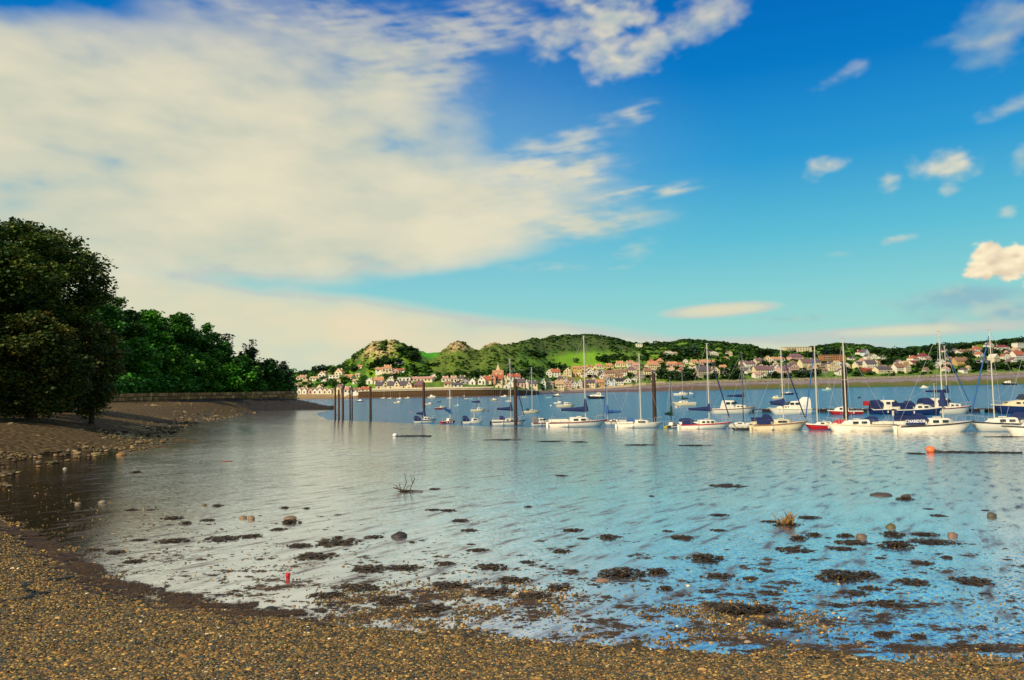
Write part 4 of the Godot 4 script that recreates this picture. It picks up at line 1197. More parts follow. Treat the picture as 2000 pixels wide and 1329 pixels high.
	var leafm := []
	for i in 4:
		var m := mat("far_leaf_%s" % ["dark", "mid", "bright", "pine"][i], tones[i], 0.7, 0.2)
		m.backlight_enabled = true
		m.backlight = Color(0.2, 0.25, 0.12)
		leafm.append(m)
	var seen := {}
	for q in list:
		if q[5] == "a" and q[1] > 740 and q[4] == 0: q[4] = 1
		var key: String = kinds[q[4]] + " " + where[q[5]]
		seen[key] = seen.get(key, 0) + 1
		var p := far_hit(q[0], q[1])
		var s := -p.z / F
		var t := thing("pine_tree" if q[4] == 3 else "tree", "%s, %s of its kind from left" % [key, ordinal(seen[key])], "tree", p, rng.randf() * TAU, "trees " + where[q[5]])
		var w: float = q[2] * s
		var h: float = q[3] * s
		part("trunk", trunk, mats.bark, t, Transform3D(Basis.from_scale(Vector3(h, h * 0.7, h)), Vector3.ZERO))
		part("crown", crowns[rng.randi() % 4], leafm[q[4]], t, Transform3D(Basis.from_scale(Vector3(w * 0.85, h * 1.0, w * 0.85)), Vector3(0, h * 0.52, 0)))
	# scrub and hedges too many to count
	var xs := []
	var cs := []
	var tries := 0
	while xs.size() < 11000 and tries < 120000:
		tries += 1
		var px := rng.randf_range(560.0, 2080.0)
		var c := far_col(px)
		var f := pow(rng.randf(), 0.8)
		var d := lerpf(c[2] + 12.0, c[6] * 1.01, f)
		var t := clampf((d - c[4]) / (c[6] - c[4]), 0.0, 1.0)
		var nz := n1.get_noise_2d(px * 0.02 + 40.0, d * 0.012)
		var want := -0.05
		if d < c[4]: want = 0.05
		if px > 1185 and px < 1245: want = 0.55 if t > 0.6 else 0.0
		if px > 1090 and px < 1190: want = -0.6 if t < 0.62 else 0.12
		if px > 1290 and px < 1520: want = 0.4
		if px > 1520 and px < 1750: want = 0.35 if t > 0.2 else 0.1
		if px > 1740: want = 0.3
		if px > 695 and px < 860: want = -0.1 if px < 765 else 0.1
		if px > 860 and px < 1010: want = -0.22
		if px > 820 and px < 862 and t > 0.3: want = -1.0
		if nz + want < 0.12: continue
		var s := rng.randf_range(1.2, 4.6) * (0.8 if px < 1000 else 1.3)
		if px > 860 and px < 1180: s *= 0.7
		var u: float = ray(px, 740.0).x
		xs.append(Transform3D(Basis.from_euler(Vector3(0, rng.randf() * TAU, 0)).scaled(Vector3(s, s * 0.75, s)), Vector3(u * d, far_h(px, d, c) + s * 0.18, -d)))
		cs.append((tones[0] if rng.randf() < 0.45 else (tones[1] if rng.randf() < 0.6 and px > 740.0 else tones[2])) * rng.randf_range(0.6, 1.4))
	for i in 5500:
		var px := rng.randf_range(660.0, 1300.0)
		var c := far_col(px)
		var t := pow(rng.randf(), 0.7)
		var d := lerpf(c[4], c[6], t)
		var w := n1.get_noise_2d(px * 0.06 + 90.0, d * 0.03)
		if px > 1085.0 and px < 1200.0 and t < 0.32: continue
		if px > 822.0 and px < 860.0 and t > 0.4: continue
		if w < 0.02: continue
		var s := rng.randf_range(0.7, 2.0) * (1.0 if px < 1000.0 else 1.5)
		var u: float = ray(px, 700.0).x
		xs.append(Transform3D(Basis.from_euler(Vector3(0, rng.randf() * TAU, 0)).scaled(Vector3(s * 1.3, s * 0.6, s * 1.3)), Vector3(u * d, far_h(px, d, c) + s * 0.12, -d)))
		cs.append([Color(0.07, 0.17, 0.018), Color(0.12, 0.22, 0.02), Color(0.15, 0.19, 0.024), Color(0.045, 0.12, 0.016)][rng.randi() % 4] * rng.randf_range(0.7, 1.3))
	var kx := []
	var kc := []
	for i in 5200:
		var k: Array = [[738.0, 36.0, 0.35, 1.0], [738.0, 40.0, 0.3, 0.9], [893.0, 24.0, 0.45, 1.0], [960.0, 18.0, 0.75, 1.0]][rng.randi() % 4]
		var px: float = k[0] + rng.randfn() * k[1] * 0.5
		var t := rng.randf_range(k[2], k[3])
		var c := far_col(px)
		var d := lerpf(c[4], c[6], t)
		if n2.get_noise_2d(px * 0.16, d * 0.09) < 0.36: continue
		var s := rng.randf_range(0.4, 1.3)
		var u: float = ray(px, 690.0).x
		kx.append(Transform3D(Basis.from_euler(Vector3(rng.randf() * 6, rng.randf() * 6, rng.randf() * 6)).scaled(Vector3(s, s * 0.8, s)), Vector3(u * d, far_h(px, d, c) + 0.1, -d)))
		kc.append(Color(0.46, 0.36, 0.16).lerp(Color(0.28, 0.20, 0.09), rng.randf()) * rng.randf_range(0.7, 1.2))
	var ro := scatter("knoll_rocks", stone_mesh(88, 0.5), mats.stone, kx, kc, self)
	ro.set_meta("kind", "stuff")
	tag(ro, "tan crags and boulders breaking through the rocky knolls", "rocks")
	var o := scatter("hillside_scrub", leaf_clump(33, 60, 0.42, 0.6), mats.leaf, xs, cs, self)
	o.set_meta("kind", "stuff")
	tag(o, "dark scrub and hedges scattered over the green hills", "scrub")

# ---------- boats ----------
func half_beam(t: float, b: float, transom: float) -> float:
	if t < 0.42:
		return b * 0.5 * lerpf(transom, 1.0, sin(t / 0.42 * PI * 0.5))
	return b * 0.5 * pow(maxf(0.0, 1.0 - pow((t - 0.42) / 0.58, 2.1)), 0.8)

func sheer(t: float, fs: float, fb: float) -> float:
	return lerpf(fs, fb, t) - 0.10 * fs * sin(t * PI)

func hull_parts(o: Node3D, l: float, b: float, fs: float, fb: float, hm: Material, sm: Material, lod: int) -> void:
	var n := 14 if lod == 0 else 8
	var rings := []
	var deck := []
	var strake := [[], []]
	for i in n + 1:
		var t := float(i) / n
		var hb := half_beam(t, b, 0.72)
		var s := sheer(t, fs, fb)
		var x := (t - 0.5) * l
		var rake := 0.16 * l * pow(t, 5.0)
		var srake := 0.03 * l * (1.0 - t) * float(t < 0.05)
		var ring := []
		for q in [[1.0, 1.0], [0.97, 0.5], [0.86, 0.0], [0.55, -0.35], [0.0, -0.5], [-0.55, -0.35], [-0.86, 0.0], [-0.97, 0.5], [-1.0, 1.0]]:
			ring.append(Vector3(x - rake * (1.0 - q[1]) * 0.8 + srake * (1.0 - q[1]), s * q[1], hb * q[0]))
		rings.append(ring)
		var cam := 0.06 * b * (1.0 - t)
		deck.append([Vector3(x, s - 0.02, hb * 0.985), Vector3(x, s + cam * 0.7, hb * 0.5), Vector3(x, s + cam, 0), Vector3(x, s + cam * 0.7, -hb * 0.5), Vector3(x, s - 0.02, -hb * 0.985)])
		for k in 2:
			var z := hb * (1.0 if k == 0 else -1.0)
			var e := 0.045 * (1.0 if k == 0 else -1.0)
			strake[k].append([Vector3(x, s - 0.05 * fs - 0.07, z), Vector3(x, s - 0.05 * fs - 0.05, z + e), Vector3(x, s - 0.01, z + e), Vector3(x, s + 0.015, z - e * 0.5)])
	var st := new_st(); loft(st, rings, false, true); part("hull", done(st), hm, o)
	st = new_st(); loft(st, deck, false); part("deck", done(st), mats.deck, o)
	if sm:
		for k in 2:
			st = new_st(); loft(st, strake[k], false); part("rubbing_strake", done(st), sm, o)

func cabin_part(o: Node3D, called: String, xa: float, xb: float, ya: float, yb: float, h0: float, h1: float, wa: float, wb: float, slope: float, m: Material, rear := 0.1) -> Node3D:
	# a coachroof from xa (aft) to xb (fore), standing on deck heights ya and yb
	var rings := []
	var n := 6
	for i in n + 1:
		var t := float(i) / n
		var w := lerpf(wa, wb, t * t) * 0.5
		var y := lerpf(ya, yb, t) - 0.05
		var h := lerpf(h0, h1, t)
		var xx := lerpf(xa, xb, t)
		var f := 0.0
		if i == n: f = -slope
		if i == 0: f = rear
		rings.append([Vector3(xx, y, w), Vector3(xx + f * 0.85, y + h * 0.85, w * 0.88), Vector3(xx + f, y + h, w * 0.72), Vector3(xx + f, y + h * 1.06, 0), Vector3(xx + f, y + h, -w * 0.72), Vector3(xx + f * 0.85, y + h * 0.85, -w * 0.88), Vector3(xx, y, -w)])
	var st := new_st(); loft(st, rings, false, true)
	return part(called, done(st), m, o)

func side_windows(o: Node3D, xa: float, xb: float, y: float, h: float, za: float, zb: float, n: int, lean := 0.1, fill := 0.62) -> void:
	for i in n:
		var t := (i + 0.5) / n
		var l := (xb - xa) / n * fill
		for s in [-1.0, 1.0]:
			var yaw: float = atan2(zb - za, xb - xa) * -s
			var bs := Basis(Vector3.UP, yaw) * Basis(Vector3.RIGHT, -s * lean)
			part("window", unit_box, mats.boat_glass, o, Transform3D(bs * Basis.from_scale(Vector3(l, h, 0.05)), Vector3(lerpf(xa, xb, t), y, s * lerpf(za, zb, t))))

func hood_part(o: Node3D, called: String, xa: float, xb: float, y: float, h: float, w: float, m: Material) -> void:
	var rings := []
	for i in 5:
		var t := i / 4.0
		var ring := []
		var hh: float = h * [0.95, 1.0, 0.98, 0.72, 0.1][i]
		for k in 9:
			var a := PI * k / 8.0
			ring.append(Vector3(lerpf(xa, xb, t), y + hh * pow(sin(a), 0.55), -cos(a) * w * 0.5 * (1.0 - 0.12 * t)))
		rings.append(ring)
	var st := new_st(); loft(st, rings, false, true); part(called, done(st), m, o)

func rig(o: Node3D, s: Dictionary, l: float, b: float, fs: float, fb: float, top: float, lod: int) -> void:
	var mx: float = s.mast[0] * l
	var dy := sheer(s.mast[0] + 0.5, fs, fb)
	var spar: Material = mats.get(s.get("spar", "alloy"))
	var thick: float = s.get("spar_r", 0.062 if lod == 0 else 0.09)
	var st := new_st()
	tube(st, Vector3(mx, dy, 0), Vector3(mx, top, 0), thick, thick * 0.75, 7)
	var mast := part("mast", done(st), spar, o)
	part("masthead", box_mesh(Vector3(0.35, 0.06, 0.06), Vector3(mx, top + 0.03, 0)), mats.wire, mast)
	var bowp := Vector3(l * 0.47, fb + 0.05, 0)
	var hi := Vector3(mx, lerpf(dy, top, s.get("stay", 0.97)), 0)
	var wr := 0.011 if lod == 0 else 0.02
	if lod < 2:
		var sp := lerpf(dy, top, 0.52)
		part("spreader", tube_mesh(Vector3(mx, sp, -b * 0.3), Vector3(mx, sp, b * 0.3), 0.025, 0.025, 5), spar, mast)
		part("forestay", tube_mesh(hi, bowp, wr, wr, 4), mats.wire, o)
		part("backstay", tube_mesh(Vector3(mx, top, 0), Vector3(-l * 0.48, fs, 0), wr, wr, 4), mats.wire, o)
		for k in [-1.0, 1.0]:
			st = new_st()
			tube(st, hi, Vector3(mx, sp, k * b * 0.3), wr, wr, 4)
			tube(st, Vector3(mx, sp, k * b * 0.3), Vector3(mx - 0.1, dy, k * b * 0.45), wr, wr, 4)
			part("shroud", done(st), mats.wire, o)
	if s.has("jib"):
		st = new_st()
		tube(st, hi.lerp(bowp, 0.04), hi.lerp(bowp, 0.5), 0.035, 0.07, 6)
		tube(st, hi.lerp(bowp, 0.5), hi.lerp(bowp, 0.95), 0.07, 0.06, 6)
		part("furled_jib", done(st), mats[s.jib], o)
	if s.has("boom"):
		var bl: float = s.boom[0] * l
		var by: float = dy + s.boom[2]
		var droop: float = s.boom[3] if s.boom.size() > 3 else 0.0
		var a := Vector3(mx, by, 0)
		var e := Vector3(mx - bl, by + droop, 0)
		part("boom", tube_mesh(a, e, 0.05, 0.05, 6), spar, o)
		var rings := []
		for i in 7:
			var t := i / 6.0
			var c := a.lerp(e, t * 0.97) + Vector3(0, 0.06, 0)
			var r: float = lerpf(0.22, 0.09, pow(t, 0.7)) * s.get("bulk", 1.0)
			var ring := []
			for k in 8:
				ring.append(c + Vector3(0, sin(TAU * k / 8.0) * r * 1.3, cos(TAU * k / 8.0) * r * 0.8))
			rings.append(ring)
		st = new_st(); loft(st, rings, true, true)
		var cone: float = s.get("cone", 0.9)
		tube(st, a + Vector3(0.05, -0.2, 0), a + Vector3(0, cone, 0), 0.26 * s.get("bulk", 1.0), 0.1, 8)
		part("sail_cover", done(st), mats[s.boom[1]], o)

func rails(o: Node3D, l: float, b: float, fs: float, fb: float) -> void:
	var st := new_st()
	for k in [-1.0, 1.0]:
		var p0 := Vector3(l * 0.32, sheer(0.82, fs, fb), k * half_beam(0.82, b, 0.72) * 0.95)
		var p1 := p0 + Vector3(0.1, 0.55, 0)
		var tip := Vector3(l * 0.49, fb + 0.55, 0)
		tube(st, p0, p1, 0.016, 0.016, 4); tube(st, p1, tip, 0.016, 0.016, 4)
	part("pulpit", done(st), mats.wire, o)
	st = new_st()
	for k in [-1.0, 1.0]:
		var prev := Vector3.ZERO
		for i in 6:
			var t := 0.04 + i * 0.15
			var p := Vector3((t - 0.5) * l, sheer(t, fs, fb), k * half_beam(t, b, 0.72) * 0.96)
			tube(st, p, p + Vector3(0, 0.5, 0), 0.012, 0.012, 4)
			if i: tube(st, prev, p + Vector3(0, 0.5, 0), 0.007, 0.007, 3)
			prev = p + Vector3(0, 0.5, 0)
	part("guard_rail", done(st), mats.wire, o)

func boat(s: Dictionary) -> void:
	var lod: int = s.get("lod", 0)
	var pxc: float = (s.x0 + s.x1) * 0.5
	var at := on_water(pxc, s.py)
	var d := -at.z
	var head := deg_to_rad(s.get("head", 0.0))
	var span: float = (s.x1 - s.x0) * d / F
	var l := span / maxf(absf(cos(head)), 0.4) * 0.99
	var b: float = l * s.get("beam", 0.31)
	if absf(sin(head)) > 0.2:
		l = maxf((span - b * absf(sin(head)) * 0.7) / maxf(absf(cos(head)), 0.4), span * 0.7)
		b = l * s.get("beam", 0.31)
	var fs: float = s.get("fs", 0.105) * l
	var fb: float = s.get("fb", 0.15) * l
	var o := thing(s.n, s.label, s.get("cat", "sailboat" if s.has("mast") else "motorboat"), Vector3(at.x, 0, at.z), head, s.get("g", "boats moored across the channel"))
	hull_parts(o, l, b, fs, fb, mats[s.get("hull", "gel_white")], mats[s.strake] if s.has("strake") else null, lod)
	var cm: Material = mats[s.get("cabm", "gel_white")]
	var c: String = s.get("cab", "coach")
	var ya := sheer(0.3, fs, fb)
	if c == "coach":
		var h := 0.085 * l
		var cab := cabin_part(o, "cabin", -0.14 * l, 0.24 * l, sheer(0.36, fs, fb), sheer(0.74, fs, fb), h, h * 0.7, b * 0.66, b * 0.4, 0.08 * l, cm)
		if lod < 2:
			side_windows(cab, -0.11 * l, 0.14 * l, sheer(0.5, fs, fb) + h * 0.42, h * 0.38, b * 0.322, b * 0.285, s.get("wins", 2))
			part("hatch", box_mesh(Vector3(0.07 * l, 0.012 * l, b * 0.22), Vector3(0.02 * l, sheer(0.52, fs, fb) + h * 0.98, 0)), mats.deck, cab)
		if lod == 0:
			var st0 := new_st()
			for k in [-1.0, 1.0]:
				box(st0, Vector3(-0.32 * l, ya + 0.03 * l, k * b * 0.30), Vector3(0.30 * l, 0.035 * l, 0.03 * l))
			box(st0, Vector3(-0.47 * l, ya + 0.03 * l, 0), Vector3(0.02 * l, 0.035 * l, b * 0.55))
			part("cockpit_coaming", done(st0), cm, o)
			part("rudder", box_mesh(Vector3(0.03 * l, 0.16 * l, 0.02 * l), Vector3(-0.515 * l, 0.01 * l, 0)), cm, o)
	elif c == "cruiser":
		var h2 := 0.10 * l
		var cab2 := cabin_part(o, "cabin", -0.02 * l, 0.34 * l, sheer(0.48, fs, fb), sheer(0.84, fs, fb), h2, h2 * 0.45, b * 0.74, b * 0.36, 0.14 * l, cm)
		var wh := cabin_part(o, "wheelhouse", -0.28 * l, 0.06 * l, ya, sheer(0.56, fs, fb), h2 * 1.9, h2 * 1.7, b * 0.78, b * 0.7, 0.12 * l, cm, s.get("rear", 0.05) * l)
		if lod < 2:
			side_windows(wh, -0.22 * l, 0.02 * l, ya + h2 * 1.25, h2 * 0.55, b * 0.355, b * 0.325, 2, 0.2, 0.78)
			side_windows(cab2, 0.02 * l, 0.2 * l, ya + h2 * 0.55, h2 * 0.22, b * 0.36, b * 0.31, s.get("wins", 2))
			part("windscreen", unit_box, mats.boat_glass, wh, Transform3D(Basis(Vector3.BACK, 0.75) * Basis.from_scale(Vector3(0.04, h2 * 0.9, b * 0.52)), Vector3(0.045 * l, ya + h2 * 1.42, 0)))
		part("radar_arch", tube_mesh(Vector3(-0.2 * l, ya + h2 * 1.9, 0), Vector3(-0.2 * l, ya + h2 * 2.9, 0), 0.03, 0.02, 5), mats.wire, o)
	elif c == "day":
		var h3 := 0.16 * l
		var cab3 := cabin_part(o, "cabin", -0.08 * l, 0.34 * l, sheer(0.42, fs, fb), sheer(0.84, fs, fb), h3, h3 * 0.45, b * 0.78, b * 0.3, 0.16 * l, cm)
		if lod < 2:
			side_windows(cab3, -0.05 * l, 0.2 * l, sheer(0.5, fs, fb) + h3 * 0.45, h3 * 0.32, b * 0.375, b * 0.32, s.get("wins", 2))
	elif c == "open":
		for k in 3:
			part("thwart", box_mesh(Vector3(0.05 * l, 0.02 * l, b * 0.8), Vector3((k - 1) * 0.24 * l, sheer(0.5, fs, fb) + 0.015 * l, 0)), mats.teak, o)
	if s.has("mast"):
		rig(o, s, l, b, fs, fb, P(pxc + s.mast[0] * (s.x1 - s.x0) * signf(cos(head)), s.mast[1], d).y, lod)
	if s.has("hood"):
		hood_part(o, "sprayhood", (-0.26 if not s.has("hx") else s.hx - 0.07) * l, (-0.10 if not s.has("hx") else s.hx + 0.07) * l, sheer(0.36, fs, fb) + (0.05 if c == "coach" else 0.03) * l, s.get("hh", 0.11) * l, b * 0.66, mats[s.hood])
	if s.has("tent"):
		hood_part(o, "cockpit_cover", -0.47 * l, -0.16 * l, ya, s.get("th", 0.2) * l, b * 0.8, mats[s.tent])
	if s.has("dodger"):
		for k in [-1.0, 1.0]:
			var dg := part("dodger", box_mesh(Vector3(0.24 * l, 0.105 * l, 0.03)), mats[s.dodger], o, Transform3D(Basis.IDENTITY, Vector3(-0.33 * l, ya + 0.065 * l, k * (b * 0.44))))
			if s.has("text") and k * cos(head) > 0:
				var tm := TextMesh.new()
				var sf := SystemFont.new()
				sf.font_names = PackedStringArray(["Droid Sans"])
				sf.font_weight = 700
				tm.font = sf
				tm.text = s.text
				tm.font_size = 32
				tm.pixel_size = 0.0016 * l
				tm.depth = 0.012
				part("lettering", tm, mats.letters, dg, Transform3D(Basis.IDENTITY if k > 0 else Basis(Vector3.UP, PI), Vector3(0.0, -0.012 * l, k * 0.022)))
	if s.has("board"):
		part("outboard_motor", box_mesh(Vector3(0.05 * l, 0.12 * l, 0.06 * l), Vector3(-0.53 * l, fs * 0.7, b * 0.15)), mats.gel_black, o)
	if s.has("flag"):
		var fl := part("flagstaff", tube_mesh(Vector3(-0.47 * l, fs, 0), Vector3(-0.53 * l, fs + 0.2 * l, 0), 0.02, 0.015, 5), mats.teak, o)
		part("flag", box_mesh(Vector3(0.13 * l, 0.1 * l, 0.02), Vector3(-0.59 * l, fs + 0.13 * l, 0)), mats.canvas_red, fl)
	if lod == 0:
		rails(o, l, b, fs, fb)
		for k in s.get("fenders", 1):
			var fx: float = (-0.2 + 0.16 * k) * l
			var st := new_st()
			tube(st, Vector3(fx, fs * 0.75, 0), Vector3(fx, fs * 0.3, 0), 0.09, 0.09, 8)
			part("fender", done(st), mats.buoy_white, o, Transform3D(Basis.IDENTITY, Vector3(0, 0, (half_beam(fx / l + 0.5, b, 0.72) + 0.07) * signf(cos(head)))))

func build_boats() -> void:
	var near := "boats in the near row at the mud edge"
	var pont := "boats along the floating pontoon"
	for s in [
		{"n": "sailing_cruiser", "label": "small white cruiser with navy canvas, leftmost boat of the near row", "x0": 807, "x1": 853, "py": 826, "head": 12, "cab": "day", "strake": "gel_navy", "tent": "canvas_navy", "th": 0.2, "mast": [-0.05, 801], "boom": [0.34, "canvas_navy", 0.9], "cone": 0.7, "g": near},
		{"n": "sailing_cruiser", "label": "little boat with bright red hull and white cabin, seen from astern", "x0": 859, "x1": 893, "py": 827, "head": 40, "hull": "gel_red", "cab": "day", "mast": [0.1, 752], "boom": [0.45, "canvas_blue", 1.2, 0.6], "cone": 0.5, "fenders": 3, "g": near},
		{"n": "sailing_cruiser", "label": "white day boat with rounded blue stern cover beside the red-hulled boat", "x0": 902, "x1": 946, "py": 828, "head": 14, "cab": "day", "tent": "canvas_navy", "th": 0.26, "wins": 1, "board": true, "mast": [0.05, 806], "g": near},
		{"n": "sailing_yacht", "label": "white yacht with raised navy sail cover behind the third pile", "x0": 960, "x1": 1028, "py": 831, "head": 8, "strake": "gel_navy", "hood": "canvas_navy", "mast": [0.06, 702], "boom": [0.42, "canvas_navy", 1.5], "board": true, "spar_r": 0.045, "cab": "coach", "jib": "canvas_navy", "g": near},
		{"n": "motor_cruiser", "label": "white motor cruiser with red stripe and grey folded canopy", "x0": 1037, "x1": 1088, "py": 831.5, "head": 20, "cab": "cruiser", "strake": "gel_maroon", "tent": "canvas_grey", "th": 0.24, "g": near},
		{"n": "sailing_yacht", "label": "large white yacht with the tallest centre mast and long navy boom cover", "x0": 1070, "x1": 1188, "py": 834, "head": 4, "strake": "gel_maroon", "mast": [0.13, 657], "boom": [0.42, "canvas_navy", 1.35], "cone": 1.3, "bulk": 1.25, "stay": 0.96, "g": near, "fs": 0.075, "fb": 0.11},
		{"n": "sailing_yacht", "label": "white boat with sky-blue boom cover, half hidden behind two yachts", "x0": 1176, "x1": 1226, "py": 829, "head": 168, "mast": [0.28, 738], "boom": [0.6, "canvas_blue", 1.1], "jib": "canvas_blue", "strake": "gel_maroon", "wins": 1, "spar_r": 0.04, "g": near},
		{"n": "racing_yacht", "label": "sleek cream-white yacht with swept roof beside the middle pile", "x0": 1204, "x1": 1297, "py": 836, "head": 3, "mast": [0.02, 692], "hood": "canvas_blue", "hh": 0.07, "cab": "coach", "wins": 1, "stay": 0.93, "g": near, "fs": 0.085, "fb": 0.115},
		{"n": "sailing_cruiser", "label": "small boat with yellow and black hull and dark green sail cover", "x0": 1293, "x1": 1331, "py": 836, "head": 42, "hull": "gel_yellow", "strake": "gel_black", "cab": "day", "mast": [0.0, 738], "boom": [0.5, "canvas_green", 1.25], "spar": "dark_spar", "fenders": 3, "spar_r": 0.045, "cone": 0.9, "g": near},
		{"n": "sailing_yacht", "label": "white yacht with big blue cockpit tent right of the yellow boat", "x0": 1326, "x1": 1432, "py": 838, "head": 3, "strake": "gel_red", "tent": "canvas_navy", "th": 0.115, "mast": [0.07, 672], "boom": [0.4, "canvas_navy", 1.5], "cone": 0.6, "wins": 3, "jib": "canvas_navy", "g": near, "fs": 0.085, "fb": 0.12},
		{"n": "sailing_yacht", "label": "low white yacht with thin dark mast behind a black dinghy", "x0": 1418, "x1": 1474, "py": 835.5, "head": 172, "mast": [-0.12, 718], "spar": "dark_spar", "spar_r": 0.05, "wins": 1, "g": near},
		{"n": "pilot_house_yacht", "label": "cream yacht with dark pilothouse windows and lettered blue dodger", "x0": 1467, "x1": 1580, "py": 840.5, "head": 3, "hull": "gel_cream", "cabm": "gel_cream", "strake": "teak", "dodger": "canvas_navy", "hood": "canvas_navy", "hx": -0.2, "hh": 0.13, "mast": [0.075, 684], "boom": [0.24, "canvas_navy", 2.0], "cone": 0.5, "bulk": 1.4, "jib": "canvas_navy", "wins": 1, "g": near, "fs": 0.095, "fb": 0.15},
		{"n": "sailing_yacht", "label": "yacht with glossy red hull and red cockpit cover", "x0": 1572, "x1": 1652, "py": 839, "head": 175, "hull": "gel_red", "strake": "gel_white", "mast": [0.17, 676], "tent": "canvas_red", "th": 0.13, "jib": "canvas_blue", "fenders": 2, "g": near},
		{"n": "sailing_yacht", "label": "white yacht pointing left in front of the last pile", "x0": 1610, "x1": 1744, "py": 843, "head": 183, "strake": "gel_cream", "mast": [0.17, 662], "hood": "canvas_navy", "hh": 0.075, "wins": 2, "fenders": 0, "g": near, "fs": 0.085, "fb": 0.125},
		{"n": "sailing_yacht", "label": "cream-white yacht with the name CHANDOR on its navy dodger", "x0": 1750, "x1": 1907, "py": 844.5, "head": 2, "strake": "gel_black", "mast": [0.105, 648], "dodger": "canvas_navy", "text": "CHANDOR", "hood": "canvas_navy", "hx": -0.19, "hh": 0.095, "boom": [0.03, "canvas_navy", 1.75], "cone": 1.3, "bulk": 1.5, "wins": 2, "fenders": 0, "g": near, "fs": 0.085, "fb": 0.135},
		{"n": "sailing_yacht", "label": "white yacht pointing left at the right edge, with blue sprayhood", "x0": 1890, "x1": 2036, "py": 841, "head": 182, "strake": "gel_black", "mast": [0.13, 645], "hood": "canvas_navy", "hh": 0.1, "wins": 2, "jib": "canvas_blue", "fenders": 0, "g": near, "fs": 0.085, "fb": 0.13},
		{"n": "sailing_yacht", "label": "white bow cut off by the right picture edge, nearest boat", "x0": 1957, "x1": 2110, "py": 848, "head": 181, "strake": "gel_black", "mast": [0.1, 660], "wins": 2, "g": near, "fs": 0.075, "fb": 0.115},
		{"n": "motor_sailer", "label": "cream motor sailer with teal bow canvas and navy boom on the pontoon", "x0": 1390, "x1": 1478, "py": 808.5, "head": 2, "cab": "cruiser", "hull": "gel_white", "strake": "teak", "mast": [0.22, 690], "boom": [0.36, "canvas_navy", 1.9], "cone": 0.6, "spar_r": 0.07, "spar": "dark_spar", "g": pont},
		{"n": "motor_cruiser", "label": "tall white motor cruiser with canvas canopy on the pontoon", "x0": 1501, "x1": 1584, "py": 809.5, "head": 178, "cab": "cruiser", "tent": "canvas_white", "th": 0.28, "rear": 0.0, "wins": 3, "strake": "gel_cream", "g": pont, "fs": 0.12, "fb": 0.16},
		{"n": "sailing_cruiser", "label": "small red boat with white cabin alone on the pontoon behind the last pile", "x0": 1617, "x1": 1684, "py": 810, "head": 178, "hull": "gel_red", "strake": "gel_white", "cab": "day", "g": pont, "fs": 0.09, "fb": 0.13},
		{"n": "motor_cruiser", "label": "dark blue boat with black canopy and red ensign on the pontoon", "x0": 1700, "x1": 1792, "py": 809, "head": 2, "hull": "gel_navy", "strake": "gel_white", "cab": "cruiser", "tent": "canvas_navy", "th": 0.2, "flag": true, "cat": "motorboat", "g": pont},
		{"n": "sailing_yacht", "label": "navy-hulled yacht with blue dodgers in front of the white cruiser", "x0": 1745, "x1": 1850, "py": 811, "head": 3, "hull": "gel_navy", "strake": "gel_white", "hood": "canvas_navy", "dodger": "canvas_navy", "mast": [0.3, 750], "wins": 2, "spar_r": 0.05, "g": pont},
		{"n": "motor_sailer", "label": "white wheelhouse boat with thin tan mast and navy boom on the pontoon", "x0": 1795, "x1": 1902, "py": 809.5, "head": 2, "cab": "cruiser", "strake": "gel_maroon", "tent": "canvas_navy", "th": 0.2, "mast": [0.04, 676], "boom": [0.42, "canvas_navy", 2.3], "spar": "alloy", "jib": "canvas_blue", "g": pont, "spar_r": 0.06},
		{"n": "motor_sailer", "label": "big cream boat with stacked navy boom covers at the right edge", "x0": 1936, "x1": 2070, "py": 808, "head": 181, "hull": "gel_navy", "cabm": "gel_cream", "strake": "gel_cream", "cab": "cruiser", "mast": [-0.18, 700], "boom": [0.4, "canvas_navy", 2.6], "cone": 0.4, "g": pont, "fs": 0.1, "fb": 0.14},
	]:
		boat(s)
